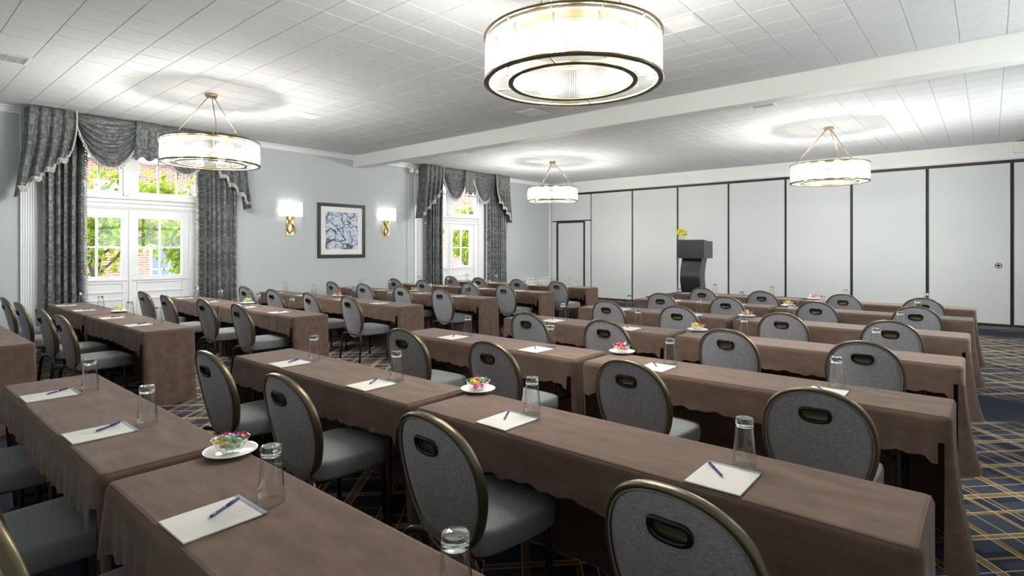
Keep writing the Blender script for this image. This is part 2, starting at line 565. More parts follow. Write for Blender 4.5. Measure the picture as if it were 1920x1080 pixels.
    def build(self, name, m, parent=None, smooth=False, angle=None, loc=None, rz=None, **props):
        o = bpy.data.objects.new(name, self.mesh(name, m, smooth, angle))
        COL.objects.link(o)
        if parent: o.parent = parent
        if loc: o.location = loc
        if rz is not None: o.rotation_euler = (0, 0, rz)
        for k, v in props.items(): o[k] = v
        return o

def root(name, loc=(0, 0, 0), rz=0, **props):
    o = bpy.data.objects.new(name, None)
    COL.objects.link(o)
    o.empty_display_size = 0.1
    o.location = loc
    o.rotation_euler = (0, 0, rz)
    for k, v in props.items(): o[k] = v
    return o

def tag(o, label, cat, group=None):
    o['label'] = label; o['category'] = cat
    if group: o['group'] = group
    return o

CH = {}
def copy_tree(o, parent=None):
    c = o.copy()
    COL.objects.link(c)
    if parent is not None: c.parent = parent
    if o.name not in CH: CH[o.name] = list(o.children)
    for k in CH[o.name]:
        copy_tree(k, c)
    return c

class Proto:
    """first use hands out the original, later uses copies"""
    def __init__(self, o): self.o = o; self.used = False
    def get(self):
        if not self.used:
            self.used = True; CH[self.o.name] = list(self.o.children); return self.o
        return copy_tree(self.o)

# ------------------------------------------------------------------ room shell
XL, XR, YN, YF, ZC = -11.28, 1.0, -.8, 15.2, 3.76
WIN = [3.09, 10.64]
HW = 1.18
MB().box(XL - .3, XR + .2, YN - .2, YF + .4, -0.1, 0).build('floor', M['carpet'], kind='structure')

lw = MB()
ys = [YN - .2]
for c in WIN: ys += [c - HW, c + HW]
ys.append(YF + .4)
for a, b in ((ys[0], ys[1]), (ys[2], ys[3]), (ys[4], ys[5])):
    lw.box(XL - .25, XL, a, b, 0, ZC + .02)
for c in WIN:
    lw.box(XL - .25, XL, c - HW, c + HW, 3.52, ZC + .02)
lw.build('wall_left', M['wall'], kind='structure')
FILL_WIN = [6.9, 10.9]  # centres of two out-of-view windows, added to brighten the room with sky light
b = MB(); e = [YN - .2] + [q for c in FILL_WIN for q in (c - 1.5, c + 1.5)] + [YF + .4]
for k in range(0, 6, 2): b.box(XR, XR + .2, e[k], e[k + 1], 0, ZC + .02)
for c in FILL_WIN:
    b.box(XR, XR + .2, c - 1.5, c + 1.5, 0, 1.5); b.box(XR, XR + .2, c - 1.5, c + 1.5, 3.5, ZC + .02)
b.build('wall_right', M['wall'], kind='structure')
for k, c in enumerate(FILL_WIN):
    W_ = root('window_%d' % (k + 3), (XR, c, 0), kind='structure')  # added window, out of view, serves only as a daylight source
    b = MB()
    for y0, y1, z0, z1 in ((-1.5, -1.42, 1.5, 3.5), (1.42, 1.5, 1.5, 3.5), (-.04, .04, 1.58, 3.42), (-1.42, 1.42, 1.5, 1.58), (-1.42, 1.42, 3.42, 3.5), (-1.42, 1.42, 2.3, 2.38)):
        b.bbox(.02, .14, y0, y1, z0, z1, .005)
    b.build('window_frame', M['trim'], W_)
    for y0, y1 in ((-1.42, -.04), (.04, 1.42)):
        for z0, z1 in ((1.58, 2.3), (2.38, 3.42)):
            MB().box(.08, .085, y0, y1, z0, z1).build('glass_pane', M['pane'], W_)
MB().box(XL, XR, YN - .2, YN, 0, ZC + .02).build('wall_near', M['wall'], kind='structure')

# ceiling: slab with square tiles set on it
ceil = root('ceiling', kind='structure')
MB().box(XL - .25, XR + .2, YN - .2, YF + .4, ZC + .006, ZC + .25).build('ceiling_slab', M['ceiling_back'], ceil)
P_ = .365
def proj(X, Y, z):
    r = .7609 * X + .6487 * Y; Z = -.6490 * X + .7611 * Y
    return (960 + 1050 * r / Z, 466 - 1050 * (z - 1.6) / Z, Z) if Z > .2 else (0, -9999, Z)
tiles = []
i0 = math.floor((XL - .13) / P_)
for i in range(i0, math.ceil((XR - .13) / P_)):
    for j in range(-6, 40):
        x, y = .13 + P_ * (i + .5), .94 + P_ * (j + .5)
        if x < XL + .06 or x > XR or y < YN or y > YF - .02: continue
        px, py, Z = proj(x, y, ZC)
        vis = -60 < px < 1980 and py > -50
        tiles.append((0 if vis else 1, Z, x, y))
tiles.sort()
g = P_ / 2 - .0013
tile_me = []
for k in range(6):
    b = MB()
    t = RND.uniform(-.0006, .0006)
    b.add([(-g, -g, 0), (g, -g, 0), (g, g, 0), (-g, g, 0), (-g + .003, -g + .003, -.007 + t), (g - .003, -g + .003, -.007), (g - .003, g - .003, -.007 - t), (-g + .003, g - .003, -.007)],
          [(4, 7, 6, 5), (0, 4, 5, 1), (1, 5, 6, 2), (2, 6, 7, 3), (3, 7, 4, 0)])
    tile_me.append(b.mesh('ceiling_tile', M['ceiling']))
rest = MB()
for n, (inv, Z, x, y) in enumerate(tiles):
    if n < 300 and not inv:
        o = bpy.data.objects.new('ceiling_tile', tile_me[n % 6])
        COL.objects.link(o); o.parent = ceil; o.location = (x, y, ZC + .007)
    else:
        z = ZC + .007
        rest.add([(x - g, y - g, z), (x + g, y - g, z), (x + g, y + g, z), (x - g, y + g, z), (x - g + .003, y - g + .003, z - .007), (x + g - .003, y - g + .003, z - .007), (x + g - .003, y + g - .003, z - .007), (x - g + .003, y + g - .003, z - .007)],
                 [(4, 7, 6, 5), (0, 4, 5, 1), (1, 5, 6, 2), (2, 6, 7, 3), (3, 7, 4, 0)])
rest.build('ceiling_tiles', M['ceiling'], ceil, kind='stuff')

# beam across the ceiling
MB().bbox(XL, XR, 7.52, 7.76, 3.49, ZC + .003, .006).build('trim_1', M['beam'], kind='structure')
# crown moulding on the left wall
def prism_y(b, prof, y0, y1):
    n = len(prof)
    b.add([(x, y0, z) for x, z in prof] + [(x, y1, z) for x, z in prof],
          [(k, (k + 1) % n, n + (k + 1) % n, n + k) for k in range(n)] + [tuple(range(n))[::-1], tuple(range(n, 2 * n))])
cr = [(XL, 3.66), (XL + .018, 3.66), (XL + .022, 3.68), (XL + .03, 3.685), (XL + .05, 3.725), (XL + .085, 3.745), (XL + .09, ZC), (XL, ZC)]
b = MB(); prism_y(b, cr, YN, 7.52); prism_y(b, cr, 7.76, 15.13)
b.build('trim_2', M['trim'], kind='structure')
# pilasters beside the windows, fluted
def pilaster(n, yc, w=.2):
    b = MB()
    N = 7; st = w / N
    pts = [(yc - w / 2, XL)]
    for k in range(N):
        a = yc - w / 2 + k * st
        pts += [(a + .002, XL + .05), (a + st * .35, XL + .05), (a + st * .5, XL + .036), (a + st * .85, XL + .036)]
    pts += [(yc + w / 2, XL + .05), (yc + w / 2, XL)]
    m = len(pts)
    b.add([(x, y, .22) for y, x in pts] + [(x, y, 3.66) for y, x in pts],
          [(k, (k + 1) % m, m + (k + 1) % m, m + k) for k in range(m)])
    b.bbox(XL, XL + .07, yc - w / 2 - .015, yc + w / 2 + .015, 0, .22, .006)
    b.bbox(XL, XL + .07, yc - w / 2 - .015, yc + w / 2 + .015, 3.64, 3.75, .006)
    b.build('trim_%d' % n, M['trim'], kind='structure')
pilaster(3, 1.73); pilaster(4, 9.50, .16); pilaster(5, 4.55, .16); pilaster(6, 12.1, .16)
bb = MB()
for a, c in ((YN, 1.62), (4.64, 9.41), (12.19, 15.15)):
    bb.bbox(XL, XL + .02, a, c, 0, .15, .004)
    bb.bbox(XL, XL + .012, a, c, .15, .165, .004)
bb.build('baseboard_left', M['trim'], kind='structure')

# folding partition across the far side
wf = root('wall_far', kind='structure')
MB().box(XL - .2, XR + .2, YF + .06, YF + .3, 0, ZC).build('backing', M['gasket'], wf)
MB().bbox(XL, XR, YF - .03, YF + .08, 3.47, ZC + .004, .004).build('header', M['beam'], wf)
MB().bbox(XL, XR, YF - .05, YF + .06, 3.43, 3.475, .004).build('header_moulding', M['trim'], wf)
MB().bbox(XL, XR, YF - .06, YF + .06, 3.40, 3.425, .003).build('track_cover', M['trim'], wf)
MB().box(XL, XR, YF - .015, YF + .06, 3.33, 3.40).build('track', M['gasket'], wf)
MB().box(XL, XR, YF + .005, YF + .06, 0.0, .06).build('bottom_seal', M['gasket'], wf)
edges = [-9.645, -8.185, -6.755, -5.325, -3.905, -2.465, -1.03, .352, 1.0]
for a, c in zip(edges[:-1], edges[1:]):
    MB().bbox(a + .033, c - .033, YF - .02, YF + .05, .055, 3.335, .005).build('wall_panel', M['panel'], wf)
    MB().box(a + .026, a + .034, YF - .024, YF + .05, .055, 3.335).build('panel_edge', M['beam'], wf)
MB().bbox(XL + .09, -9.67, YF - .02, YF + .05, 2.52, 3.335, .005).build('wall_panel', M['panel'], wf)
MB().bbox(XL + .09, -10.99, YF - .02, YF + .05, .055, 2.485, .005).build('wall_panel', M['panel'], wf)
MB().bbox(-9.875, -9.67, YF - .02, YF + .05, .055, 2.485, .005).build('wall_panel', M['panel'], wf)
MB().bbox(XL, XL + .05, YF - .05, YF + .05, 0, 3.335, .005).build('jamb', M['beam'], wf)
d1 = root('door_1', kind='structure')
b = MB(); b.box(-10.99, -10.935, YF - .03, YF + .05, .0, 2.49); b.box(-9.93, -9.875, YF - .03, YF + .05, 0, 2.49); b.box(-10.935, -9.93, YF - .03, YF + .05, 2.44, 2.49)
b.build('door_frame', M['gasket'], d1)
MB().bbox(-10.93, -9.935, YF - .015, YF + .05, .055, 2.435, .005).build('door_leaf', M['panel'], d1)
# round lock in the partition
lk = root('partition_lock', (.137, YF - .02, 1.25))
tag(lk, 'small round black lock set in the far right partition panel', 'lock')
b = MB(); n = 24
def ring_y(b, r0, r1, y):
    vs = []
    for r, yy in ((r0, y), (r1, y), (r1, .0), (r0, .0)):
        vs += [(r * math.cos(2 * PI * k / n), yy, r * math.sin(2 * PI * k / n)) for k in range(n)]
    fs = []
    for q in range(4):
        for k in range(n):
            fs.append((q * n + k, q * n + (k + 1) % n, ((q + 1) % 4) * n + (k + 1) % n, ((q + 1) % 4) * n + k))
    b.add(vs, fs)
ring_y(b, .042, .055, -.012); b.build('outer_ring', M['black'], lk)
b = MB(); ring_y(b, .026, .042, -.006); b.build('middle_ring', M['china'], lk)
b = MB(); ring_y(b, .001, .026, -.014); b.build('lock_cylinder', M['black'], lk)
# small beige-white box high on the header
wb = root('wall_box', (.47, YF - .03, 3.49))
tag(wb, 'white utility box fixed high on the header above the partition', 'utility box')
MB().bbox(-.1, .32, -.10, 0, .03, .255, .008).build('housing', M['white_body'], wb)
MB().bbox(-.02, .34, -.12, 0, .245, .262, .003).build('brass_strip', M['brass'], wb)
MB().bbox(.10, .22, -.11, -.09, .01, .035, .004).build('black_latch', M['black'], wb)

# ------------------------------------------------------------------ windows (french doors with a transom above)
def window(n, yc):
    W = root('window_%d' % n, (XL, yc, 0), kind='structure')
    x0, x1 = -.20, -.02
    b = MB()
    b.bbox(x0, .02, -HW, -HW + .10, 0, 3.52, .006); b.bbox(x0, .02, HW - .10, HW, 0, 3.52, .006)
    b.bbox(x0, .02, -HW + .1, HW - .1, 3.44, 3.52, .006)
    b.bbox(x0, x1, -HW + .1, -.93, 0, 2.28, .006); b.bbox(x0, x1, .93, HW - .1, 0, 2.28, .006)
    b.build('window_frame', M['trim'], W)
    b = MB()
    b.bbox(x0, -.01, -HW + .1, HW - .1, 2.28, 2.50, .006)
    b.bbox(x0, .01, -HW + .1, HW - .1, 2.30, 2.33, .008)
    b.bbox(x0, .02, -HW + .1, HW - .1, 2.37, 2.40, .01)
    b.bbox(x0, .045, -HW + .1, HW - .1, 2.44, 2.50, .012)
    b.build('transom_bar', M['trim'], W)
    MB().bbox(x0, .015, -.11, .11, 2.50, 3.44, .01).build('mullion', M['trim'], W)
    b = MB(); b.lathe([(.0001, .03), (.045, .03), (.06, .015), (.065, 0)], 20)
    b.v = [(z + .02, x, 2.50 + y) for x, y, z in b.v]
    b.build('rosette', M['trim'], W, smooth=True)
    for s in (-1, 1):
        y0, y1 = (.11, HW - .1) if s > 0 else (-HW + .1, -.11)
        T = root('transom_sash', (0, 0, 0)); T.parent = W
        b = MB()
        b.bbox(-.15, -.04, y0, y1, 2.50, 2.585, .006); b.bbox(-.15, -.04, y0, y1, 3.37, 3.44, .006)
        b.bbox(-.15, -.04, y0, y0 + .025, 2.585, 3.37, .004); b.bbox(-.15, -.04, y1 - .025, y1, 2.585, 3.37, .004)
        b.build('sash_frame', M['trim'], T)
        a, c = y0 + .025, y1 - .025
        b = MB()
        for k in (1, 2):
            y = a + (c - a) * k / 3
            b.bbox(-.12, -.07, y - .014, y + .014, 2.585, 3.37, .004)
        b.bbox(-.119, -.071, a, c, 3.085, 3.115, .004)
        b.build('glazing_bar', M['trim'], T)
        for k in range(3):
            for z0, z1 in ((2.585, 3.085), (3.115, 3.37)):
                ya, yb = a + (c - a) * k / 3, a + (c - a) * (k + 1) / 3
                MB().box(-.098, -.094, ya + .012 * (k > 0), yb - .012 * (k < 2), z0, z1).build('glass_pane', M['pane'], T)
        # door leaf
        y0, y1 = (.005, .93) if s > 0 else (-.93, -.005)
        D = root('door_leaf'); D.parent = W
        b = MB()
        st0, st1 = (.115, .11) if s > 0 else (.11, .115)
        b.bbox(-.14, -.05, y0, y0 + st0, .02, 2.27, .006); b.bbox(-.14, -.05, y1 - st1, y1, .02, 2.27, .006)
        b.bbox(-.139, -.051, y0 + st0, y1 - st1, 2.125, 2.27, .006)
        b.bbox(-.139, -.051, y0 + st0, y1 - st1, .02, 1.125, .006)
        b.build('door_stiles', M['trim'], D)
        a, c = y0 + st0, y1 - st1
        ym = (a + c) / 2
        b = MB(); b.bbox(-.12, -.07, ym - .014, ym + .014, 1.125, 2.125, .004); b.bbox(-.119, -.071, a, c, 1.61, 1.64, .004)
        b.build('glazing_bar', M['trim'], D)
        for ya, yb in ((a, ym - .012), (ym + .012, c)):
            for za, zb in ((1.125, 1.612), (1.638, 2.125)):
                MB().box(-.098, -.094, ya, yb, za, zb).build('glass_pane', M['pane'], D)
        b = MB()
        def moulding(b, ya, yb, za, zb, t=.03, x=-.051):
            b.bbox(x, x + .016, ya, yb, za, za + t, .004); b.bbox(x, x + .016, ya, yb, zb - t, zb, .004)
            b.bbox(x, x + .0155, ya, ya + t, za + t, zb - t, .004); b.bbox(x, x + .0155, yb - t, yb, za + t, zb - t, .004)
        moulding(b, y0 + .09, y1 - .09, .84, 1.03)
        moulding(b, y0 + .09, y1 - .09, .16, .74)
        b.build('panel_moulding', M['trim'], D)
        MB().bbox(-.051, -.03, y0 + .02, y1 - .02, 1.04, 1.085, .008).build('sill_rail', M['trim'], D)
    b = MB(); b.bbox(-.05, -.03, -.03, .03, .02, 2.27, .006); b.build('astragal', M['trim'], W)
    # flat casing around
    b = MB()
    b.bbox(0, .025, -HW - .12, -HW + .01, 0, 3.6, .006); b.bbox(0, .025, HW - .01, HW + .12, 0, 3.6, .006)
    b.bbox(0, .03, -HW + .01, HW - .01, 3.50, 3.6, .006)
    b.build('casing', M['trim'], W)
window(1, WIN[0]); window(2, WIN[1])

# ------------------------------------------------------------------ curtains and valances
def curtain(label, y0, y1, x, z1, lead):
    """one pleated panel; lead = side of the tasselled inner edge (+1 high y, -1 low y)"""
    C = root('curtain', (x, (y0 + y1) / 2, 0)); tag(C, label, 'curtain', 'long damask curtain panels')
    wd = y1 - y0; n = 121; m = 26
    r = random.Random(int(y0 * 100))
    ph = [r.uniform(0, 6) for _ in range(4)]
    nf = wd / .105
    def fold(u, v):
        a = 2 * PI * nf * u + ph[0] + .9 * math.sin(2 * PI * u * 1.7 + ph[1]) + .25 * math.sin(3 * v + ph[2])
        return (.045 + .02 * math.sin(5 * u + ph[3])) * (math.sin(a) + .25 * math.sin(2 * a + 1)) 
    def fn(i, j):
        u = j / (n - 1); v = i / (m - 1)
        z = z1 + (0.015 - z1) * v
        y = -wd / 2 + wd * u + .012 * math.sin(2 * PI * nf * u * 2 + v)
        y += .03 * math.sin(v * PI) * (1 if u < .5 else -1) * abs(u - .5) * 2
        return (fold(u, v * 1.5), y, z)
    b = MB(); b.grid(m, n, fn, lambda i, j: (j / (n - 1) * wd * 1.9, (m - 1 - i) / (m - 1) * z1))
    b.build('drape', M['damask'], C, smooth=True)
    t = MB()
    u = 1 if lead > 0 else 0
    j = (n - 1) if lead > 0 else 0
    for k in range(70):
        z = z1 - .1 - (z1 - .2) * k / 70
        xx = fold(u, 1.5 * (z1 - z) / z1)
        vv = (z1 - z) / (z1 - .015)
        yy = fn(vv * (m - 1), j)[1]
        for q in (0, 1):
            t.sphere((xx + r.uniform(-.012, .012), yy + lead * (.004 + .020 * q + r.uniform(0, .010)), z - .02 * q), .017, 5, 4, (1, 1, 1.4))
    t.build('tassel_fringe', M['tassel'], C, smooth=True, kind='stuff')
    return C

def tassels_along(t, pts, r, step=.045, ln=.055):
    acc = 0; last = Vector(pts[0])
    for p in pts[1:]:
        p = Vector(p); d = (p - last).length; acc += d
        while acc > step:
            acc -= step
            q = p
            t.sphere((q.x + r.uniform(-.006, .01), q.y + r.uniform(-.008, .008), q.z - .012), .018, 5, 4)
            t.tube([(q.x, q.y, q.z - .015), (q.x + r.uniform(-.01, .01), q.y + r.uniform(-.01, .01), q.z - ln * r.uniform(.8, 1.2))], [.010, .019], 5)
        last = p

def valance(n, yc, half, x, ztop, labels):
    r = random.Random(n)
    V = root('valance', (x, yc, 0)); tag(V, labels, 'valance')
    MB().bbox(-.18, .0, -half + .03, half - .03, ztop - .07, ztop - .02, .004).build('pelmet_board', M['damask'], V)
    cord = MB(); tas = MB()
    # swags
    sw = (half - .52) 
    for s in (-1, 1):
        cy = s * (sw / 2 + .03)
        ww = sw * .98
        NU, NV = 41, 60
        def fn(i, j, cy=cy, ww=ww):
            u = j / (NU - 1) * 2 - 1; v = i / (NV - 1)
            sag = .74 * v ** 1.0
            prof = (1 - abs(u) ** 2.1)
            z = ztop - sag * prof - .07 * v
            fold = .045 * math.sin(v * 2 * PI * 6.5 + u * 1.2) * min(1, v * 4) * (.45 + .55 * min(1, abs(u) * 1.8))
            x_ = .03 + .10 * prof * (v ** .7) * (1 - .35 * v) + fold
            half_w = ww / 2 * (1 - .10 * v * (1 - prof))
            return (x_, cy + u * half_w, z)
        b = MB(); b.grid(NV, NU, fn, lambda i, j: (j / (NU - 1) * ww + cy, 2 - i / (NV - 1) * 1.1))
        b.build('swag', M['damask'], V, smooth=True)
        edge = [fn(NV - 1, j) for j in range(NU)]
        dense = []
        for a_, b_ in zip(edge[:-1], edge[1:]):
            for q in range(4):
                dense.append(tuple(a_[k] + (b_[k] - a_[k]) * q / 4 for k in range(3)))
        cord.tube(dense[::4], .012, 6)
        tassels_along(tas, dense, r)
    # central tail
    def pleat(name, y0, y1, zfn, nf, depth, out, zt=ztop, parent=V, flare=0):
        NU, NV = 61, 24
        def fn(i, j):
            u = j / (NU - 1); v = i / (NV - 1)
            zb = zfn(u)
            z = zt + (zb - zt) * v
            a = 2 * PI * nf * u
            x_ = out + depth * (math.sin(a) + .3 * math.sin(2 * a + .6)) * (.35 + .65 * v)
            y = y0 + (y1 - y0) * u
            yc_ = (y0 + y1) / 2
            y += (y - yc_) * (-.0 + .12 * v) + flare * v * v
            return (x_, y, z)
        b = MB(); b.grid(NV, NU, fn, lambda i, j: (y0 + j / (NU - 1) * (y1 - y0) * 1.6, 3.8 - i / (NV - 1) * (zt - zfn(j / (NU - 1)))))
        b.build(name, M['damask'], parent, smooth=True)
        return [fn(NV - 1, j) for j in range(NU)], fn
    e, _ = pleat('center_tail', -.19, .19, lambda u: ztop - .62 - .03 * math.cos(4 * PI * u), 2, .025, .10)
    # cascades (jabots) on both sides, longer outwards, in stair steps
    def zc(u, s):
        q = 1 - u if s < 0 else u            # 0 at the inner side, 1 at the outer side
        k = math.floor(q * 4) ; f = q * 4 - k
        return ztop - .60 - .155 * (k + min(1, f * 2.4) ) 
    for s in (-1, 1):
        a, c = (-half, -half + .56) if s < 0 else (half - .56, half)
        e, fn = pleat('cascade', a, c, lambda u, s=s: zc(u, s), 4, .046, .13, flare=s * .09)
        dense = []
        for a_, b_ in zip(e[:-1], e[1:]):
            for q in range(3):
                dense.append(tuple(a_[k] + (b_[k] - a_[k]) * q / 3 for k in range(3)))
        cord.tube(dense[::3], .016, 6)
        tassels_along(tas, dense, r, .03, .06)
        inner = 60 if s < 0 else 0
        for k in range(24):
            p = fn(k, inner)
            tas.sphere((p[0] + .012, p[1] - s * .01, p[2]), .014, 5, 4, (1, 1, 1.4))
        # return of the valance to the wall
        NV = 16
        yo = s * half
        def ret(i, j):
            v = i / (NV - 1); u = j / 8
            z = ztop - (.60 + .155 * 4.9) * v
            return (-.18 + .31 * u + .015 * math.sin(u * 9), yo + s * (.03 + .09 * v) * v + .02 * math.sin(u * 7) * s, z)
        b = MB(); b.grid(NV, 9, ret, lambda i, j: (j * .04, i * .09)); b.build('side_return', M['damask'], V, smooth=True)
    cord.build('fringe_cord', M['tassel'], V, smooth=True)
    tas.build('tassel_fringe', M['tassel'], V, smooth=True, kind='stuff')
CX = XL + .20
curtain('grey damask curtain panel left of the left window', 1.84, 2.42, CX, 3.70, 1)
curtain('grey damask curtain panel right of the left window, behind the near left chandelier', 4.04, 4.80, CX, 3.70, -1)
curtain('grey damask curtain panel left of the far window', 9.60, 10.16, CX, 3.70, 1)
curtain('grey damask curtain panel right of the far window, near the partition', 11.92, 12.75, CX, 3.70, -1)
valance(1, 3.25, 1.58, CX + .10, ZC - .03, 'swagged grey damask valance with tassel fringe over the left window')
valance(2, 11.0, 1.60, CX + .10, ZC - .03, 'swagged grey damask valance with tassel fringe over the far window')

# ------------------------------------------------------------------ wall lamps, picture, emergency light, console
def sconce(y, label):
    S = root('wall_sconce', (XL, y, 0)); tag(S, label, 'wall lamp', 'brass wall lamps beside the picture')
    MB().bbox(0, .018, -.085, .085, 1.88, 2.29, .006).build('backplate', M['brass'], S)
    for ph, nm in ((0, 'ribbon'), (PI, 'ribbon')):
        pts = []
        for k in range(25):
            t = k / 24
            wv = math.sin(t * PI * 1.45 + .15) if t < .9 else math.sin(.9 * PI * 1.45 + .15) * (1 - (t - .9) * 3)
            yy = .075 * math.sin(t * PI * 1.5) * (1 if ph == 0 else -1)
            pts.append((.05 + .018 * math.cos(t * PI * 1.5 + ph), yy, 1.91 + .38 * t))
        b = MB()
        rows = len(pts)
        def fn(i, j, pts=pts):
            p = pts[i]; q = [(-.006, -.014), (.006, -.014), (.006, .014), (-.006, .014)][j % 4]
            return (p[0] + q[1], p[1] + q[0] * 1.6, p[2])
        b.grid(rows, 4, fn, wrap=True)
        b.build(nm, M['brass'], S, smooth=True, angle=40)
    # half-oval shade, open above and below
    b = MB(); n = 25
    def sh(i, j):
        a = PI * (j / (n - 1)) - PI / 2
        z = 2.27 + .31 * i
        sx, sy = math.cos(a), math.sin(a)
        ex = math.copysign(abs(sx) ** .35, sx) * .115
        ey = math.copysign(abs(sy) ** .35, sy) * .25
        return (.015 + ex, ey, z)
    b.grid(2, n, sh)
    b.build('shade', M['shade'], S, smooth=True, angle=60)
    for q in (-.11, .11):
        MB().sphere((.07, q, 2.42), .022, 8, 6).build('bulb', M['sconce_bulb'], S, smooth=True)
    MB().tube([(.015, 0, 2.28), (.07, 0, 2.31), (.07, .11, 2.33), (.07, .11, 2.39)], .006, 6).tube([(.07, 0, 2.31), (.07, -.11, 2.33), (.07, -.11, 2.39)], .006, 6).build('arm', M['brass'], S)
sconce(5.97, 'brass wall lamp with wide cream shade left of the framed print')
sconce(8.44, 'brass wall lamp with wide cream shade right of the framed print')

PF = root('framed_print', (XL + .002, 7.22, 2.005)); tag(PF, 'black framed blue and white abstract print between two wall lamps', 'picture')
b = MB(); o_, f_ = .615, .075
for (a, c, d, e) in ((-o_, o_, o_ - f_, o_), (-o_, o_, -o_, -o_ + f_), (-o_, -o_ + f_, -o_ + f_, o_ - f_), (o_ - f_, o_, -o_ + f_, o_ - f_)):
    b.bbox(0, .035, a, c, d, e, .006)
b.build('frame', M['frame'], PF)
MB().box(.002, .015, -o_ + f_, o_ - f_, -o_ + f_, o_ - f_).build('mount', M['mat_board'], PF)
MB().box(.015, .018, -.42, .42, -.42, .42).build('print', M['art'], PF)
EL = root('emergency_light', (XL + .01, 9.22, 3.62)); tag(EL, 'white emergency light with two round heads high beside the far curtains', 'emergency light')
MB().bbox(0, .07, -.13, .13, .0, .13, .01).build('battery_box', M['white_body'], EL)
for s in (-.07, .1):
    H = MB().sphere((.12, s, -.05), .065, 14, 10); H.build('lamp_head', M['lens'], EL, smooth=True)
    MB().tube([(.04, s, .02), (.10, s, -.03)], .015, 8).build('bracket', M['brass'], EL)
MB().tube([(.02, -.1, 0), (.02, -.1, -3.4)], .008, 6).build('conduit', M['white_body'], EL)
RC = root('radiator_cover', (XL + .03, 14.35, 0)); tag(RC, 'low white radiator cover on the left wall beside the partition', 'radiator cover')
MB().bbox(0, .16, -.62, .62, .02, .60, .006).build('body', M['trim'], RC)
MB().bbox(0, .19, -.65, .65, .62, .655, .006).build('top', M['trim'], RC)
b = MB()
for k in range(16):
    b.bbox(.16, .168, -.58, .58, .08 + .03 * k, .095 + .03 * k, .002)
b.build('louvres', M['vent'], RC)
MB().box(0, .15, -.6, .6, .6, .62).build('neck', M['trim'], RC)

# ------------------------------------------------------------------ ceiling vents
for x, y, lab in ((-8.62, 1.12, 'square white ceiling vent at the left edge of the photo'), (-8.62, 4.95, 'white ceiling vent between the near left chandelier and the beam'),
                  (-8.72, 8.95, 'white ceiling vent just beyond the left end of the beam'), (-2.62, 8.95, 'white ceiling vent beyond the beam, nearest the far right chandelier'),
                  (-2.42, 5.14, 'white ceiling vent behind the near chandelier'), (-5.6, 7.0, 'white ceiling vent low behind the near chandelier, close to the beam')):
    x = .13 + P_ * (round((x - .13) / P_ - .5) + .5); y = .94 + P_ * (round((y - .94) / P_ - .5) + .5)
    V = root('ceiling_vent', (x, y, ZC)); tag(V, lab, 'ceiling vent', 'ceiling vents')
    h = .18
    b = MB()
    b.bbox(-h, h, -h, -h + .03, -.012, .0, .003); b.bbox(-h, h, h - .03, h, -.012, .0, .003)
    b.bbox(-h, -h + .03, -h + .03, h - .03, -.012, 0, .003); b.bbox(h - .03, h, -h + .03, h - .03, -.012, 0, .003)
    b.build('vent_frame', M['vent'], V)
    b = MB()
    for k in range(7):
        y_ = -h + .05 + k * .043
        b.add([(-h + .03, y_, -.001), (h - .03, y_, -.001), (h - .03, y_ + .03, -.010), (-h + .03, y_ + .03, -.010)], [(0, 1, 2, 3)])
    b.build('slats', M['vent'], V)

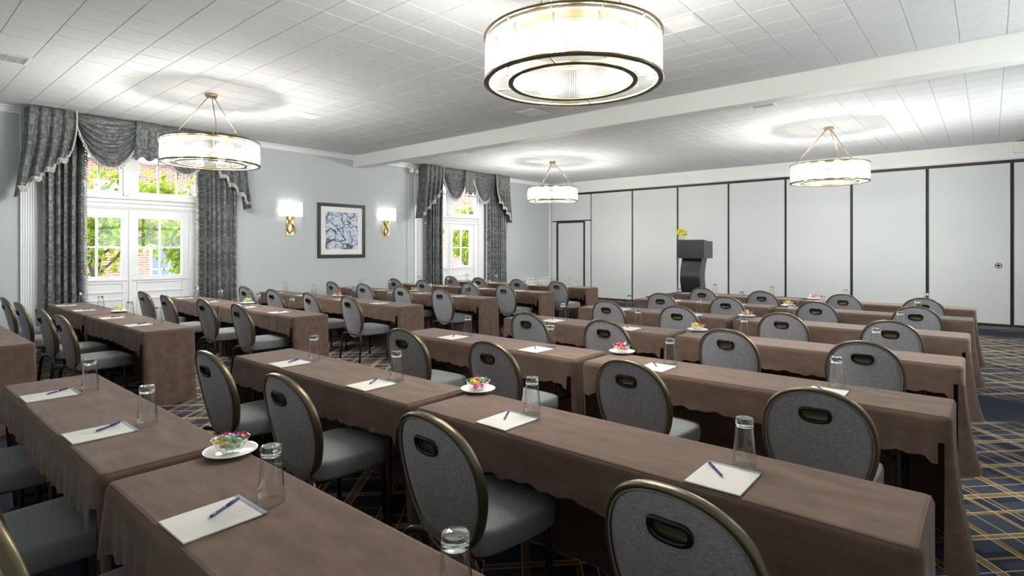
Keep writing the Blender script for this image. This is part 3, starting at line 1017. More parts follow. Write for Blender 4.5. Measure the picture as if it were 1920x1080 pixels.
# ------------------------------------------------------------------ chandeliers
def make_chandelier():
    C = root('chandelier')
    R, ZB, ZT = .628, -.99, -.66                    # relative to the ceiling
    RI = .455
    def ring(r0, r1, z0, z1, nm, m, par=C):
        c = .004
        b = MB(); b.lathe([(r0, z0 + c), (r0 + c, z0), (r1 - c, z0), (r1, z0 + c), (r1, z1 - c), (r1 - c, z1), (r0 + c, z1), (r0, z1 - c)], 96, closed=True)
        return b.build(nm, m, par, smooth=True, angle=50)
    ring(R - .035, R + .004, ZB, ZB + .02, 'bottom_rim', M['antique'])
    ring(R - .035, R + .004, ZT - .018, ZT, 'top_rim', M['antique'])
    ring(RI - .035, RI + .004, ZB + .002, ZB + .02, 'inner_rim', M['antique'])
    ring(RI - .035, RI + .004, ZT - .05, ZT - .03, 'inner_top_rim', M['brass'])
    def rods(r, n, rad, z0, z1, nm):
        b = MB()
        for k in range(n):
            a = 2 * PI * k / n
            cx, cy = r * math.cos(a), r * math.sin(a)
            q = [(cx + rad * math.cos(a + PI / 3 * t), cy + rad * math.sin(a + PI / 3 * t)) for t in range(6)]
            b.add([(x, y, z0) for x, y in q] + [(x, y, z1) for x, y in q], [(t, (t + 1) % 6, 6 + (t + 1) % 6, 6 + t) for t in range(6)])
        b.build(nm, M['rod'], C, smooth=True, kind='stuff')
    rods(R - .012, 220, .0075, ZB + .015, ZT - .012, 'glass_rods')
    rods(RI - .012, 150, .0078, ZB + .015, ZT - .04, 'inner_glass_rods')
    ring(.462, .604, ZT - .034, ZT - .020, 'lamp_plate', M['brass'])
    NB = 12; rb = (R + RI) / 2
    for k in range(NB):
        a = 2 * PI * (k + .35) / NB
        ca, sa = math.cos(a), math.sin(a)
        x, y = rb * ca, rb * sa
        b = MB()
        b.tube([(x, y, ZT - .015), (x, y, ZT - .125)], .016, 10)
        arm = b.build('lamp_socket', M['brass'], C, smooth=True, angle=50)
        b = MB(); b.tube([((RI - .01) * ca, (RI - .01) * sa, ZT - .02), ((R - .01) * ca, (R - .01) * sa, ZT - .02)], .008, 6)
        b.build('spoke', M['brass'], arm)
        MB().sphere((x, y, ZT - .170), .050, 12, 8).build('bulb', M['bulb'], arm, smooth=True)
    for k in range(4):
        a = 2 * PI * (k + .1) / 4
        ca, sa = math.cos(a), math.sin(a)
        MB().tube([(RI * ca, RI * sa, ZB + .012), ((R - .02) * ca, (R - .02) * sa, ZB + .012)], .006, 6).build('bottom_spoke', M['brass'], C)
    b = MB(); b.lathe([(.001, 0), (.075, 0), (.078, -.005), (.078, -.03), (.07, -.042), (.001, -.042)], 32)
    can = b.build('canopy', M['brass'], C, smooth=True, angle=40)
    for k in range(3):
        a = 2 * PI * k / 3 + .55
        ca, sa = math.cos(a), math.sin(a)
        MB().sphere((.05 * ca, .05 * sa, -.052), .013, 8, 6).build('swivel', M['brass'], can, smooth=True)
        MB().tube([(.05 * ca, .05 * sa, -.05), ((R - .05) * ca, (R - .05) * sa, ZT - .01)], .0065, 8).build('hanging_rod', M['brass'], C, smooth=True)
    return C
pc = Proto(make_chandelier())
for x, y, rz, lab in ((-2.266, 3.32, .2, 'large round glass-rod chandelier nearest the camera, at the top of the photo'),
                      (-8.29, 3.235, 1.3, 'round glass-rod chandelier hanging before the left window'),
                      (-8.27, 11.25, 2.2, 'smallest looking round glass-rod chandelier, far left beside the partition'),
                      (-2.18, 11.27, .8, 'round glass-rod chandelier before the partition panels on the right')):
    c = pc.get(); c.location = (x, y, ZC); c.rotation_euler = (0, 0, rz); tag(c, lab, 'chandelier', 'glass rod chandeliers')

# ------------------------------------------------------------------ banquet chair
def make_chair():
    C = root('banquet_chair')
    NB = 64
    H = .595; Z0 = .33; HWD = .243
    def outline(k, inset=0.0):
        a = 2 * PI * k / NB
        ca, sa = math.cos(a), math.sin(a)
        u = (HWD - inset) * math.copysign(abs(ca) ** .94, ca)
        v = H / 2 + (H / 2 - inset) * sa + .045 * ca * ca * (1 - .0)
        return u, v
    def place(u, v, d):
        """u across, v up the back, d forward"""
        y = -.175 - .125 * (v / H) + .55 * u * u + .02 * math.sin(PI * v / H) * 0
        return (u, y + d, Z0 + v * .99)
    # handle stadium
    def stad(k, w=.062, h=.029, cv=.478):
        a = 2 * PI * k / NB
        ca, sa = math.cos(a), math.sin(a)
        u = w * math.copysign(abs(ca) ** .55, ca); v = h * math.copysign(abs(sa) ** .75, sa)
        v += -.006 * (1 - (u / w) ** 2)
        return u, cv + v
    # rim: rounded band
    prof = [(-.004, -.020), (.007, -.022), (.013, -.014), (.015, 0), (.013, .014), (.007, .022), (-.004, .020), (-.006, 0)]
    b = MB()
    n = len(prof)
    def rim(i, j):
        du, dd = prof[i % n]
        u, v = outline(j, -du)
        return place(u, v, dd)
    vs = [rim(i, j) for j in range(NB) for i in range(n)]
    fs = [(j * n + i, j * n + (i + 1) % n, ((j + 1) % NB) * n + (i + 1) % n, ((j + 1) % NB) * n + i) for j in range(NB) for i in range(n)]
    b.add(vs, fs); b.build('back_frame', M['bronze'], C, smooth=True)
    # rear panel with the grip opening
    def panel(sign, mname, fname, bulge):
        b = MB(); R_ = 9
        rows = []
        for q in range(R_):
            t = q / (R_ - 1)
            row = []
            for k in range(NB):
                u0, v0 = stad(k); u1, v1 = outline(k, .004)
                u = u0 + (u1 - u0) * t; v = v0 + (v1 - v0) * t
                d = sign * (.012 + bulge * (1 - t ** 3))
                if t == 1: d = sign * .004
                row.append(place(u, v, d))
            rows.append(row)
        b.grid(R_, NB, lambda i, j: rows[i][j], wrap=True)
        return b.build(fname, M[mname], C, smooth=True)
    panel(-1, 'fabric', 'rear_panel', .006)
    cush = panel(1, 'seat_fabric', 'back_cushion', .022)
    b = MB(); b.tube([place(*outline(k, .007), -.0175) for k in range(NB)], .0028, 5, closed=True)
    b.build('welt', M['piping'], C, smooth=True)
    # grip: black collar, recessed bronze cup
    b = MB()
    for d in (-.019,):
        b.tube([place(*stad(k, .064, .031), d) for k in range(NB)], .0095, 6, closed=True)
    col = b.build('grip_collar', M['black'], C, smooth=True)
    b = MB()
    def cup(i, j):
        s = (1, .98, .90)[i]; d = (-.018, .006, .009)[i]
        u, v = stad(j); cu, cv = 0, .478
        return place(cu + (u - cu) * s, cv + (v - cv) * s, d)
    b.grid(3, NB, cup, wrap=True); b.f.append(tuple(2 * NB + k for k in range(NB)))
    b.build('grip_cup', M['grip'], col, smooth=True, angle=50)
    b = MB(); b.tube([place(*stad(k), .033) for k in range(NB)], .006, 5, closed=True)
    b.build('front_collar', M['black'], C, smooth=True)
    b = MB(); b.add([place(*stad(k), .030) for k in range(NB)], [tuple(range(NB))]); b.build('front_plate', M['grip'], C)
    # seat cushion
    b = MB(); NS = 48
    def splan(k, s, y0=-.205, y1=.31, w=.245):
        a = 2 * PI * k / NS
        ca, sa = math.cos(a), math.sin(a)
        x = w * math.copysign(abs(ca) ** .42, ca) * s
        yy = math.copysign(abs(sa) ** .42, sa)
        y = (y0 + y1) / 2 + (y1 - y0) / 2 * yy * s
        x *= 1 - .10 * max(0, (-yy + .2) / 1.2)
        return x, y
    lv = [(.93, .362), (.98, .367), (1.0, .384), (1.005, .425), (1.003, .447), (.992, .459), (.972, .4665), (.93, .4715), (.8, .478), (.55, .484), (.25, .487)]
    b.grid(len(lv), NS, lambda i, j: (*splan(j, lv[i][0]), lv[i][1] - .012 * max(0, (splan(j, lv[i][0])[1] - .2) / .1)), wrap=True)
    b.f.append(tuple((len(lv) - 1) * NS + k for k in range(NS))); b.f.append(tuple(range(NS))[::-1])
    seat = b.build('seat', M['seat_fabric'], C, smooth=True)
    MB().bbox(-.19, .19, -.17, .25, .345, .364, .006).build('seat_frame', M['dark_bronze'], C)
    # legs
    def arc(p0, p1, p2, n=8):
        out = []
        for k in range(n + 1):
            t = k / n
            out.append(tuple((1 - t) ** 2 * a + 2 * t * (1 - t) * b_ + t * t * c for a, b_, c in zip(p0, p1, p2)))
        return out
    for s in (-1, 1):
        pts = [(s * .05, -.17, .372), (s * .14, -.195, .372)] + arc((s * .16, -.20, .372), (s * .245, -.225, .375), (s * .248, -.232, .27)) + [(s * .252, -.245, .13), (s * .256, -.255, .02)]
        L_ = MB().tube(pts, .0155, 10).build('leg', M['dark_bronze'], C, smooth=True)
        MB().tube([(s * .256, -.255, .025), (s * .2565, -.256, 0)], .0175, 10).build('foot_cap', M['black'], L_, smooth=True, angle=50)
        pts = [(s * .10, .20, .36), (s * .17, .205, .362)] + arc((s * .19, .208, .36), (s * .222, .212, .36), (s * .225, .216, .29)) + [(s * .228, .222, .13), (s * .232, .228, .02)]
        L_ = MB().tube(pts, .0155, 10).build('leg', M['dark_bronze'], C, smooth=True)
        MB().tube([(s * .232, .228, .025), (s * .232, .229, 0)], .0175, 10).build('foot_cap', M['black'], L_, smooth=True, angle=50)
        MB().tube([(s * .13, -.14, .37), (s * .14, -.175, .42), (s * .15, -.165, .52)], .010, 6).build('back_support', M['dark_bronze'], C, smooth=True)
    return C

ROW = ['nearest row', 'second row from camera', 'third row from camera', 'fourth row from camera', 'third-farthest row', 'second-farthest row', 'farthest row']
ORD = ['leftmost', 'second from left', 'second from right', 'rightmost']
BLK = {'R': 'right block', 'L': 'window block'}

chairs = {
 ('R', 0): [(-4.02, .16), (-2.98, .16), (-2.12, .20)],
 ('R', 1): [(-3.909, 1.469), (-2.891, 1.45), (-1.728, 1.485), (-.676, 1.476)],
 ('R', 2): [(-3.767, 2.958), (-2.769, 2.962), (-1.662, 2.999), (-.653, 2.972)],
 ('R', 3): [(-3.73, 4.583), (-2.789, 4.575), (-1.678, 4.698), (-.706, 4.721)],
 ('R', 4): [(-3.771, 6.291), (-2.799, 6.239), (-1.671, 6.275), (-.708, 6.246)],
 ('R', 5): [(-3.788, 7.861), (-2.803, 7.848), (-1.667, 7.895), (-.662, 7.982)],
 ('R', 6): [(-3.752, 9.39), (-2.745, 9.304), (-1.634, 9.439), (-.705, 9.416)],
 ('L', 1): [(-10.3, 1.30), (-9.27, 1.30), (-8.10, 1.32), (-7.17, 1.32)],
 ('L', 2): [(-10.225, 2.928), (-9.14, 2.90), (-8.05, 3.00), (-6.986, 3.002)],
 ('L', 3): [(-10.1, 4.46), (-9.05, 4.45), (-7.918, 4.473), (-6.957, 4.536)],
 ('L', 4): [(-10.202, 6.27), (-9.133, 6.27), (-7.969, 6.27), (-6.958, 6.28)],
 ('L', 5): [(-10.142, 7.80), (-9.19, 7.80), (-7.80, 7.80), (-6.893, 7.823)],
 ('L', 6): [(-10.0, 9.38), (-9.05, 9.38), (-7.90, 9.40), (-6.80, 9.36)]}
pch = Proto(make_chair())
rr = random.Random(3)
for (bk, ri), lst in chairs.items():
    for k, (x, yt) in enumerate(lst):
        c = pch.get()
        c.location = (x, yt + .31, 0)
        c.rotation_euler = (0, 0, rr.uniform(-.05, .05))
        if (bk, ri, k) == ('R', 0, 2):
            c.rotation_euler = (0, 0, -.02)
        tag(c, 'grey oval-backed chair, %s, %s, %s' % (ORD[k], ROW[ri], BLK[bk]), 'chair', 'oval-backed banquet chairs')

# ------------------------------------------------------------------ tables and cloths
RY = {'R': [.58, 1.915, 3.515, 5.105, 6.72, 8.38, 9.90], 'L': [.56, 1.87, 3.46, 5.055, 6.73, 8.36, 9.97]}
TX = {'R': [(-4.50, -2.385), (-2.315, -.14)], 'L': [(-10.76, -8.66), (-8.60, -6.45)]}
LEN = 2.11; WID = .485; TH = .76
def make_table():
    T = root('folding_table')
    MB().bbox(-LEN / 2 + .02, LEN / 2 - .02, .012, WID - .012, .725, .750, .005).build('tabletop', M['board'], T)
    for s in (-1, 1):
        for y in (.06, WID - .06):
            x = s * (LEN / 2 - .22)
            MB().tube([(x, y, .725), (x, y, 0)], .014, 8).build('leg', M['tleg'], T, smooth=True, angle=50)
        MB().tube([(x, .06, .12), (x, WID - .06, .12)], .010, 6).build('stretcher', M['tleg'], T)
        MB().tube([(x, WID / 2, .40), (s * (LEN / 2 - .62), WID / 2, .722)], .009, 6).build('brace', M['tleg'], T)
        MB().tube([(x, .06, .40), (x, WID - .06, .40)], .010, 6).build('crossbar', M['tleg'], T)
    return T

def make_cloth(seed, flare_l, flare_r):
    r = random.Random(seed)
    hx, W = LEN / 2, WID
    rc = .03
    # perimeter, counter-clockwise from the front-left corner
    per = []
    def seg(p, q, n, nrm, tagn):
        for k in range(n):
            t = k / n
            per.append((p[0] + (q[0] - p[0]) * t, p[1] + (q[1] - p[1]) * t, nrm[0], nrm[1], tagn, t))
    def corner(cx, cy, a0, tagn, n=4):
        for k in range(n):
            a = a0 + PI / 2 * k / n
            per.append((cx + rc * math.cos(a), cy + rc * math.sin(a), math.cos(a), math.sin(a), tagn, k / n))
    seg((-hx + rc, 0), (hx - rc, 0), 84, (0, -1), 'front')
    corner(hx - rc, rc, -PI / 2, 'cfr')
    seg((hx, rc), (hx, W - rc), 26, (1, 0), 'right')
    corner(hx - rc, W - rc, 0, 'cbr')
    seg((hx - rc, W), (-hx + rc, W), 60, (0, 1), 'back')
    corner(-hx + rc, W - rc, PI / 2, 'cbl')
    seg((-hx, W - rc), (-hx, rc), 26, (-1, 0), 'left')
    corner(-hx + rc, rc, PI, 'cfl')
    n = len(per)
    ph = [r.uniform(0, 6.28) for _ in range(8)]
    dz = [(0, 0, -.012), (.30, -.0015, -.006), (.75, -.006, 0), (1, -.012, 0)]
    lev = [.022, .034, .05, .075, .1, .13, .16, .19, .21, .25, .31, .38, .46, .55, .64, .70, .7595]
    cols = []; drops = []
    s = 0; prev = None
    for k, (x, y, nx, ny, tg, t) in enumerate(per):
        if prev: s += math.hypot(x - prev[0], y - prev[1])
        prev = (x, y)
        front = tg == 'front'
        drop = .7595
        if front:
            drop = .205 + .010 * math.sin(s * 4 + ph[0]) + .005 * math.sin(s * 27 + ph[1]) + .006 * math.sin(s * 61 + ph[2])
            if t < .03 or t > .97: drop += .02
        col = []
        for L_ in lev:
            f = L_ / lev[-1]
            d = min(L_, drop)
            if front:
                q = d / .21; base = 0
                amp = .008 * q * q
                off = .004 * q + amp * (math.sin(s * 58 + ph[3]) * .6 + math.sin(s * 23 + ph[4]) * .5) + .008 * q
                if t > .97 or t < .03: off += .012 * q
                px, py = x, y - off
            else:
                q = d / .7595
                base = .004 * q
                if tg in ('right', 'cfr', 'cbr'): base += flare_r * q ** 2.2 * (1 - .65 * (t if tg == 'right' else (1 if tg == 'cbr' else 0)))
                if tg in ('left', 'cfl', 'cbl'): base += flare_l * q ** 2.2 * (.45 + .55 * ((1 - t) if tg == 'left' else (1 if tg == 'cbl' else 0)))
                amp = (.010 + .05 * (flare_r if tg in ('right', 'cfr', 'cbr') else flare_l)) * q ** .9 if tg != 'back' else .02 * q
                off = base + amp * (math.sin(s * 24 + ph[5] + .7 * q) * .5 + .35 * math.sin(s * 41 + ph[6]) + .25 * math.sin(s * 11 + ph[7]))
                if tg in ('right', 'left'):
                    e = (t if tg == 'right' else 1 - t)
                    # the free front edge swings in towards the back
                    fr = max(0, 1 - e / .22)
                    px, py = x + nx * off, y + ny * off + fr * .06 * max(0, q - .12)
                else:
                    px, py = x + nx * off, y + ny * off
                if tg == 'cfr': px, py = px - .0, py + .06 * max(0, q - .12)
                if tg == 'cfl': px, py = px, py + .06 * max(0, q - .12)
            col.append((px, py, TH - d))
        cols.append(col); drops.append(drop)
    b = MB()
    inner = []
    # top surface edge rings
    rings = [(.024, 0.0), (.015, -.002), (.006, -.008), (0, -.022)]
    vs = []; m = len(lev)
    for k, (x, y, nx, ny, tg, t) in enumerate(per):
        for ins, z in rings[:-1]:
            vs.append((x - nx * ins, y - ny * ins, TH + z))
        vs += cols[k]
    mm = 3 + m
    fs = []
    for k in range(n):
        k2 = (k + 1) % n
        tg, tg2 = per[k][4], per[k2][4]
        split = (tg == 'front' and tg2 == 'cfr') or (tg == 'cfl' and tg2 == 'front')
        for i in range(mm - 1):
            if split and i > 7: continue
            if i >= 3 and tg == 'front' and tg2 == 'front' and lev[i - 3] >= max(drops[k], drops[k2]): continue
            fs.append((k * mm + i, k2 * mm + i, k2 * mm + i + 1, k * mm + i + 1)[::-1])
    b.add(vs, fs)
    # top: grid with gentle ripples
    gx, gy = 40, 8
    ix, iy = hx - .024, (WID - .048) / 2
    def top(i, j):
        x = -ix + 2 * ix * j / gx; y = .024 + 2 * iy * i / gy
        e = min(1, min(i, gy - i) / 1.0) * min(1, min(j, gx - j))
        return (x, y, TH + e * .0012 * (math.sin(x * 9 + ph[0]) * math.sin(y * 14 + ph[1]) + .6 * math.sin(x * 23 + y * 8 + ph[2])))
    b.grid(gy + 1, gx + 1, top)
    # stitched seam just inside the edge
    sm = MB()
    sm.tube([(-hx + .02, .013, TH - .003), (hx - .02, .013, TH - .003)], .0022, 5)
    sm.tube([(hx - .013, .02, TH - .003), (hx - .013, WID - .02, TH - .003)], .0022, 5)
    sm.tube([(-hx + .013, .02, TH - .003), (-hx + .013, WID - .02, TH - .003)], .0022, 5)
    b.add(sm.v, sm.f)
    o = b.build('tablecloth', M['cloth'], smooth=True, angle=60)
    return o
ptab = Proto(make_table())
clo = [Proto(make_cloth(11, .0, .0)), Proto(make_cloth(12, .0, .02)), Proto(make_cloth(13, .02, .10)), Proto(make_cloth(14, .0, .03))]
SIDE = ['left', 'right']
for bk in 'RL':
    for ri in range(7):
        for k in (0, 1):
            if bk == 'L' and ri == 0 and k == 0: continue
            x0, x1 = TX[bk][k]
            if bk == 'R' and ri == 0: x0 -= .11; x1 -= .11
            T = ptab.get(); T.location = ((x0 + x1) / 2, RY[bk][ri], 0)
            sx = (x1 - x0) / LEN
            T.scale = (sx, 1, 1)
            tag(T, 'folding table under the %s brown cloth, %s, %s' % (SIDE[k], ROW[ri], BLK[bk]), 'table', 'cloth covered folding tables')
            if bk == 'R': p = clo[2] if k == 1 else clo[0 if ri % 2 else 1]
            else: p = clo[3] if k == 1 else clo[1 if ri % 2 else 0]
            c = p.get(); c.location = ((x0 + x1) / 2, RY[bk][ri], 0.0)
            c.scale = (sx, 1, 1)
            tag(c, 'brown cloth over the %s table, %s, %s' % (SIDE[k], ROW[ri], BLK[bk]), 'tablecloth', 'brown tablecloths')

# ------------------------------------------------------------------ table setting: pad, pen, tumbler, saucer with sweets
def make_pad():
    P = root('notepad')
    MB().bbox(-.098, .098, -.122, .106, 0, .006, .0012).build('paper_block', M['paper'], P)
    MB().bbox(-.0985, .0985, .106, .123, 0, .0066, .0012).build('binding_strip', M['binding'], P)
    b = MB(); b.lathe([(.005, .0062), (.0075, .0062)], 16, 0, -.085)
    b.box(-.05, .05, -.104, -.1032, .0061, .0063); b.build('letterhead', M['faint'], P)
    return P
def make_pen():
    P = root('ballpoint_pen')           # along +x from tip to cap
    r = .0048
    MB().tube([(0, 0, r), (.010, 0, r)], [.0008, .0035], 10).build('tip', M['chrome'], P, smooth=True)
    MB().tube([(.010, 0, r), (.02, 0, r), (.072, 0, r)], [.0036, .0046, r], 12).build('barrel', M['navy'], P, smooth=True)
    MB().tube([(.072, 0, r), (.076, 0, r)], .0053, 12).build('band', M['chrome'], P, smooth=True)
    MB().tube([(.076, 0, r), (.140, 0, r), (.143, 0, r)], [r, r, .003], 12).build('cap', M['navy'], P, smooth=True)
    b = MB(); b.box(.088, .138, -.0012, .0012, .0105, .0118); b.box(.133, .138, -.0012, .0012, .008, .0118); b.build('clip', M['navy'], P)
    return P
def make_tumbler():
    P = root('tumbler')                  # upside down on its rim
    b = MB()
    b.lathe([(.0450, 0), (.0455, .002), (.0325, .150), (.0322, .152)], 40)
    b.build('wall', M['tumbler'], P, smooth=True)
    b = MB(); b.lathe([(.0444, .0005), (.0462, .0005), (.0462, .0032), (.0444, .0032)], 40, closed=True)
    b.build('rim', M['bowl'], P, smooth=True)
    b = MB()
    b.lathe([(.0001, .150), (.022, .150), (.031, .1525), (.0330, .157), (.0328, .180), (.0315, .1845), (.028, .186), (.022, .184), (.0001, .183)], 40)
    b.build('base', M['heavy'], P, smooth=True)
    return P
def make_saucer():
    P = root('saucer')
    b = MB(); b.lathe([(.0001, .006), (.050, .006), (.062, .008), (.096, .018), (.101, .021), (.1025, .0195), (.100, .016), (.065, .003), (.055, .0), (.0001, .0)], 48)
    b.build('plate', M['china'], P, smooth=True)
    b = MB(); b.lathe([(.052, .0065), (.054, .0075), (.056, .0065)], 40); b.build('well_ring', M['china'], P, smooth=True)
    return P
def make_bowl():
    P = root('glass_bowl')
    b = MB(); b.lathe([(.0001, .002), (.030, .002), (.040, .008), (.052, .022), (.064, .045), (.070, .056), (.0715, .057), (.070, .0585)], 48, ripple=(.018, 12, .02))
    b.build('cup', M['bowl'], P, smooth=True)
    b = MB(); b.lathe([(.0305, 0), (.033, .002), (.030, .004), (.0275, .002)], 32, closed=True); b.build('foot', M['bowl'], P, smooth=True)
    b = MB(); a = []
    for k in range(48):
        t = 2 * PI * k / 48; q = .071 * (1 + .018 * math.cos(12 * t)); a.append((q * math.cos(t), q * math.sin(t), .058))
    b.tube(a, .0014, 5, closed=True); b.build('lip', M['bowl'], P, smooth=True)
    return P
ppad, ppen, ptum, psau, pbow = (Proto(f()) for f in (make_pad, make_pen, make_tumbler, make_saucer, make_bowl))

def candy_mesh(col):
    b = MB(); b.sphere((0, 0, 0), .0125, 8, 6, (1.25, 1, .9))
    for s in (-1, 1):
        vs = [(s * .013, 0, 0)]
        fs = []
        nf = 7
        for k in range(nf):
            a = 2 * PI * k / nf
            rad = .004 if k % 2 else .010
            vs.append((s * (.024 + (.004 if k % 2 else 0)), .011 * math.cos(a), .011 * math.sin(a)))
        for k in range(nf):
            fs.append((0, 1 + k, 1 + (k + 1) % nf))
        b.add(vs, fs)
    return b.mesh('wrapped_sweet', CANDY[col], True, 45)
CM = {k: candy_mesh(k) for k in CANDY}

seatsX = {'R': [-3.835, -2.84, -1.755, -.70], 'L': [-10.29, -9.30, -8.03, -7.06]}
hold = 0
ORDP = ORD
for bk in 'RL':
    for ri in range(7):
        for k in range(4):
            if bk == 'L' and ri == 0: continue
            x = seatsX[bk][k] + rr.uniform(-.012, .012)
            y0 = RY[bk][ri]
            if bk == 'R' and ri == 0: x = [-4.05, -3.054, -1.813, -.935][k]
            if bk == 'R' and ri == 1: x = [-3.86, -2.865, -1.765, -.72][k]
            where = '%s, %s, %s' % (ORD[k], ROW[ri], BLK[bk])
            g = ptum.get(); g.location = (x, y0 + .317 + rr.uniform(-.006, .006), TH + .0015); g.rotation_euler = (0, 0, rr.uniform(0, 6))
            tag(g, 'upturned clear glass tumbler, %s' % where, 'glass', 'upturned tumblers')
            if bk == 'R' and ri == 0 and k == 3: continue
            px = x - .020; py = y0 + .142
            p = ppad.get(); p.location = (px, py, TH + .0015); p.rotation_euler = (0, 0, rr.uniform(-.02, .02))
            tag(p, 'cream notepad, %s' % where, 'notepad', 'cream notepads')
            n = ppen.get()
            if bk == 'R' and ri <= 1 and k < 3 or bk == 'L':
                tip = (px + .0 + rr.uniform(-.004, .01), py - .022); ang = math.radians(122 + rr.uniform(-3, 3))
            else:
                tip = (px + .01 + rr.uniform(-.005, .005), py - .02); ang = math.radians(128 + rr.uniform(-4, 4))
            n.location = (tip[0], tip[1], TH + .0082); n.rotation_euler = (0, 0, ang)
            tag(n, 'blue pen on the notepad, %s' % where, 'pen', 'blue pens on the notepads')

sweets = {('R', 0): (-2.357, .994, ['green', 'lilac', 'pink', 'green', 'yellow', 'red', 'white', 'green', 'orange', 'pink', 'lilac']),
          ('R', 1): (-2.289, 2.375, ['green', 'pink', 'yellow', 'white', 'yellow', 'green', 'red', 'pink', 'cream', 'lilac']),
          ('R', 2): (-2.243, 3.987, ['pink', 'pink', 'white', 'pink', 'green', 'yellow', 'orange', 'red', 'green']),
          ('R', 3): (-2.261, 5.56, ['yellow', 'red', 'yellow', 'orange', 'cream', 'lime', 'yellow', 'white']),
          ('R', 4): (-2.273, 7.12, ['red', 'pink', 'yellow', 'cream', 'green', 'orange', 'red', 'white']),
          ('R', 5): (-2.218, 8.76, ['lime', 'yellow', 'pink', 'green', 'lime', 'orange', 'cream']),
          ('R', 6): (-2.221, 10.28, ['pink', 'lilac', 'pink', 'white', 'lilac', 'red', 'green']),
          ('L', 1): (-8.74, 2.27, ['yellow', 'lime', 'cream', 'yellow', 'white', 'lime', 'green']),
          ('L', 2): (-8.58, 3.87, ['lime', 'yellow', 'lime', 'green', 'cream', 'yellow', 'lime']),
          ('L', 3): (-8.66, 5.46, ['red', 'orange', 'red', 'pink', 'white', 'orange', 'red']),
          ('L', 4): (-8.60, 7.13, ['pink', 'red', 'yellow', 'yellow', 'pink', 'orange', 'green']),
          ('L', 5): (-8.55, 8.76, ['lime', 'cream', 'lime', 'yellow', 'white', 'cream', 'lime']),
          ('L', 6): (-8.55, 10.36, ['cream', 'cream', 'orange', 'yellow', 'cream', 'white', 'cream'])}
spots = [(0, 0, .020), (.026, .006, .024), (-.022, .018, .024), (-.006, -.026, .024), (.014, .030, .036), (.042, -.010, .046), (-.040, -.004, .046),
         (.012, -.036, .047), (-.016, .034, .050), (.008, .004, .056), (-.024, -.016, .060)]
for (bk, ri), (x, y, cols) in sweets.items():
    where = '%s, %s' % (ROW[ri], BLK[bk])
    s = psau.get(); s.location = (x, y, TH + .0015); tag(s, 'white saucer under a bowl of sweets, %s' % where, 'saucer', 'white saucers')
    g = pbow.get(); g.location = (x, y, TH + .0085); g.rotation_euler = (0, 0, rr.uniform(0, 1)); tag(g, 'small clear glass bowl of sweets, %s' % where, 'bowl', 'glass sweet bowls')
    a0 = rr.uniform(0, 6.28)
    sp = spots[-len(cols):] if len(cols) < 8 else spots[:len(cols)]
    if len(cols) < 11: sp = spots[:len(cols) - 4] + spots[-4:]
    order = list(cols)[::-1]
    tot = {c: order.count(c) for c in order}
    for (dx, dy, dz), c in zip(sp, order):
        o = bpy.data.objects.new('wrapped_sweet', CM[c]); COL.objects.link(o)
        ca, sa = math.cos(a0), math.sin(a0)
        o.location = (x + dx * ca - dy * sa, y + dx * sa + dy * ca, TH + .0085 + dz + .006)
        o.rotation_euler = (rr.uniform(-.7, .7), rr.uniform(-.6, .6), rr.uniform(0, 6.28))
        if tot[c] == 1:
            tag(o, 'the only %s-wrapped sweet in the bowl, %s' % (c, where), 'sweet')
        else:
            tag(o, 'one of the %s-wrapped sweets in the bowl, %s' % (c, where), 'sweet', '%s sweets, %s' % (c, where))

# ------------------------------------------------------------------ stage, lectern, flowers
ST = root('stage_riser', (-4.75, 13.35, 0)); tag(ST, 'low navy-skirted stage riser under the lectern before the partition', 'stage')
MB().bbox(-1.55, 1.55, -1.0, 1.0, .41, .45, .006).build('deck', M['stage'], ST)
MB().bbox(-1.53, 1.53, -.98, .98, 0, .41, .004).build('skirt', M['stage'], ST)
LZ = .45
LP = root('lectern', (-5.47, 13.27, LZ)); tag(LP, 'charcoal lectern with box top and curved column before the partition', 'lectern')
b = MB()
x0, x1, y0, y1 = -.335, .335, -.28, .28
b.add([(x0, y0, .915), (x1, y0, .915), (x1, y1, .915), (x0, y1, .915), (x0, y0, 1.36), (x1, y0, 1.36), (x1, y1, 1.30), (x0, y1, 1.30)],
      [(0, 3, 2, 1), (0, 1, 5, 4), (1, 2, 6, 5), (2, 3, 7, 6), (3, 0, 4, 7), (4, 5, 6, 7)])
b.build('desk_box', M['podium'], LP)
b = MB(); NV = 20
def colm(i, j):
    t = i / (NV - 1); z = .015 + .90 * t
    bul = -.13 * math.sin(PI * t)
    ys_ = (-.16 + bul, .17 + bul * 1.15)
    xx = (-.245, .245)
    return [(xx[0], ys_[0], z), (xx[1], ys_[0], z), (xx[1], ys_[1], z), (xx[0], ys_[1], z)][j]
b.grid(NV, 4, colm, wrap=True); b.build('curved_column', M['podium'], LP, smooth=True, angle=30)
b = MB()
def colc(i, j):
    p = colm(i, (1, 2)[j]); return (p[0] + .002, p[1] + (.012 if j == 0 else -.012), p[2])
b.grid(NV, 2, colc); b.build('side_facing', M['podium_side'], LP, smooth=True)
MB().bbox(-.30, .30, -.24, .26, 0, .018, .004).build('base', M['podium'], LP)
MB().box(x1, x1 + .003, y0 + .01, y1 - .01, .925, 1.29).build('end_facing', M['podium_side'], LP)
MB().bbox(x0, x1, y1 - .03, y1 + .01, 1.30, 1.325, .003).build('book_stop', M['podium'], LP)
FV = root('vase', (-5.71, 13.05, LZ + 1.362)); tag(FV, 'small green glass vase standing on the left corner of the lectern', 'vase')
b = MB(); b.lathe([(.0001, .0), (.05, 0), (.062, .01), (.066, .05), (.06, .10), (.066, .115), (.062, .115), (.055, .10), (.0001, .09)], 24); b.build('vessel', M['vase'], FV, smooth=True)
fr = random.Random(5)
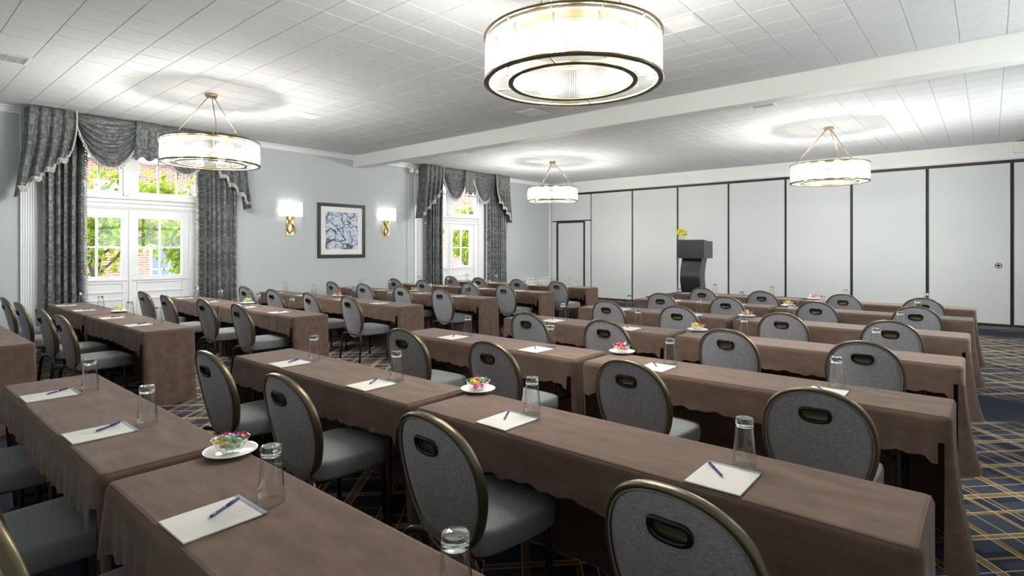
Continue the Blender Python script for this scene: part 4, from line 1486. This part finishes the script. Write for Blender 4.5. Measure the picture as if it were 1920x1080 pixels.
for k in range(12):
    a = k * 2.4; rad = .01 + .0125 * k
    fx, fy, fz = rad * math.cos(a), rad * math.sin(a), .225 - 5.0 * rad * rad
    F = root('chrysanthemum', (-5.71 + fx, 13.05 + fy, LZ + 1.362)); tag(F, 'yellow chrysanthemum in the posy on the lectern', 'flower', 'yellow flowers on the lectern')
    MB().tube([(-fx * .8, -fy * .8, .03), (-fx * .3, -fy * .3, .12), (0, 0, fz - .01)], .003, 5).build('stem', M['leafg'], F)
    b = MB()
    for layer, (cnt, ln, up) in enumerate(((14, .062, .004), (12, .054, .03), (10, .040, .05), (8, .026, .062), (7, .05, -.03))):
        for q in range(cnt):
            t = 2 * PI * (q + .5 * layer) / cnt
            c_, s_ = math.cos(t), math.sin(t)
            w_ = .013
            b.add([(0, 0, fz), (ln * .6 * c_ - w_ * s_, ln * .6 * s_ + w_ * c_, fz + up * .8), (ln * c_, ln * s_, fz + up * .6), (ln * .6 * c_ + w_ * s_, ln * .6 * s_ - w_ * c_, fz + up * .8)], [(0, 1, 2, 3)])
    b.build('petals', M['yellow'], F)
    b = MB()
    for q in range(3):
        t = fr.uniform(0, 6.28); c_, s_ = math.cos(t), math.sin(t)
        b.add([(0, 0, .12), (.03 * c_ - .012 * s_, .03 * s_ + .012 * c_, .13), (.055 * c_, .055 * s_, .115), (.03 * c_ + .012 * s_, .03 * s_ - .012 * c_, .13)], [(0, 1, 2, 3)])
    b.build('leaf', M['leafg'], F)

# ------------------------------------------------------------------ outside: street, brick house, trees
MB().box(-60, 60, -45, 60, -.6, -.5).build('street_ground', M['stone'], kind='structure')
def house(x, y0, y1, h, wins, label, wall='brick'):
    B = root('brick_house', (x, 0, -.5)); tag(B, label, 'building', 'houses across the street')
    MB().box(-6, 0, y0, y1, 0, h).build('facade', M[wall], B)
    MB().bbox(-6, .18, y0 - .1, y1 + .1, h, h + .3, .03).build('cornice', M['stone'], B)
    for (y, z, w_, hh) in wins:
        f = MB()
        f.bbox(-.05, .06, y - w_ / 2 - .1, y + w_ / 2 + .1, z - .14, z, .01); f.bbox(-.05, .05, y - w_ / 2 - .1, y + w_ / 2 + .1, z + hh, z + hh + .16, .01)
        f.bbox(-.05, .04, y - w_ / 2 - .08, y - w_ / 2, z, z + hh, .01); f.bbox(-.05, .04, y + w_ / 2, y + w_ / 2 + .08, z, z + hh, .01)
        f.bbox(-.05, .03, y - .03, y + .03, z, z + hh, .01); f.bbox(-.05, .031, y - w_ / 2, y + w_ / 2, z + hh / 2 - .03, z + hh / 2 + .03, .01)
        F_ = f.build('window', M['trim'], B)
        MB().box(.0, .01, y - w_ / 2, y + w_ / 2, z, z + hh).build('pane', M['shutter'], F_)
house(-24.5, -4, 11.0, 5.3, [(-1, 3.0, 1.1, 1.5), (3.3, 2.9, 1.2, 1.5), (6.2, 2.9, 1.2, 1.5), (9.2, 2.9, 1.2, 1.5), (1.0, .5, 1.2, 1.6), (4.6, .5, 1.2, 1.6), (8.0, .5, 1.2, 1.6)], 'red brick house across the street seen through the left window')
house(-22.5, 12.5, 34, 8.5, [(14.5, 3.6, 1.1, 1.6), (17.5, 3.6, 1.1, 1.6), (20.5, 3.6, 1.1, 1.6), (23.5, 3.6, 1.1, 1.6), (26.5, 3.6, 1.1, 1.6), (16.0, .6, 1.1, 1.7), (19.2, .6, 1.1, 1.7), (22.4, .6, 1.1, 1.7), (25.6, .6, 1.1, 1.7)], 'taller red brick house across the street seen through the far window')

def tree(x, y, h, spread, seed, label, leaves):
    T = root('street_tree', (x, y, -.5)); tag(T, label, 'tree', 'street trees')
    r = random.Random(seed)
    wood = MB(); tips = []
    def branch(p, d, ln, rad, depth):
        pts = [p]; q = Vector(p); dd = Vector(d)
        for _ in range(4):
            dd = (dd + Vector((r.uniform(-.25, .25), r.uniform(-.25, .25), r.uniform(-.08, .18)))).normalized()
            q = q + dd * ln / 4; pts.append(tuple(q))
        wood.tube(pts, [rad * (1 - .12 * k) for k in range(5)], 6)
        if depth <= 2: tips.extend(pts[1:])
        if depth == 0: return
        for _ in range(3):
            k = r.choice((2, 3, 4))
            nd = (dd * .5 + Vector((r.uniform(-1, 1), r.uniform(-1, 1), r.uniform(-.25, .7)))).normalized()
            branch(pts[k], nd, ln * r.uniform(.62, .85), rad * .55, depth - 1)
    branch((0, 0, 0), (0, 0, 1), h * .30, .11, 4)
    wood.build('trunk', M['bark'], T, smooth=True)
    lf = MB()
    for _ in range(leaves):
        t = r.choice(tips); s = r.uniform(.05, .095)
        c = Vector(t) + Vector((r.gauss(0, .17), r.gauss(0, .17), r.gauss(0, .15)))
        n_ = Vector((r.gauss(0, 1), r.gauss(0, 1), r.gauss(0, 1))).normalized(); a = n_.orthogonal().normalized(); b_ = n_.cross(a)
        lf.add([c - a * s, c - b_ * s * .6 + n_ * .01, c + a * s, c + b_ * s * .6 + n_ * .01], [(0, 1, 2, 3)])
    lf.build('foliage', M['leaf'], T, kind='stuff')
tree(-15.2, 3.9, 6.6, 2, 4, 'leafy green tree close outside the left window', 4200)
tree(-17.5, 7.8, 6.6, 2, 9, 'leafy green tree outside, seen in the right half of the left window', 4200)
tree(-17.2, 16.8, 5.0, 2, 15, 'leafy green tree outside the far window', 3600)
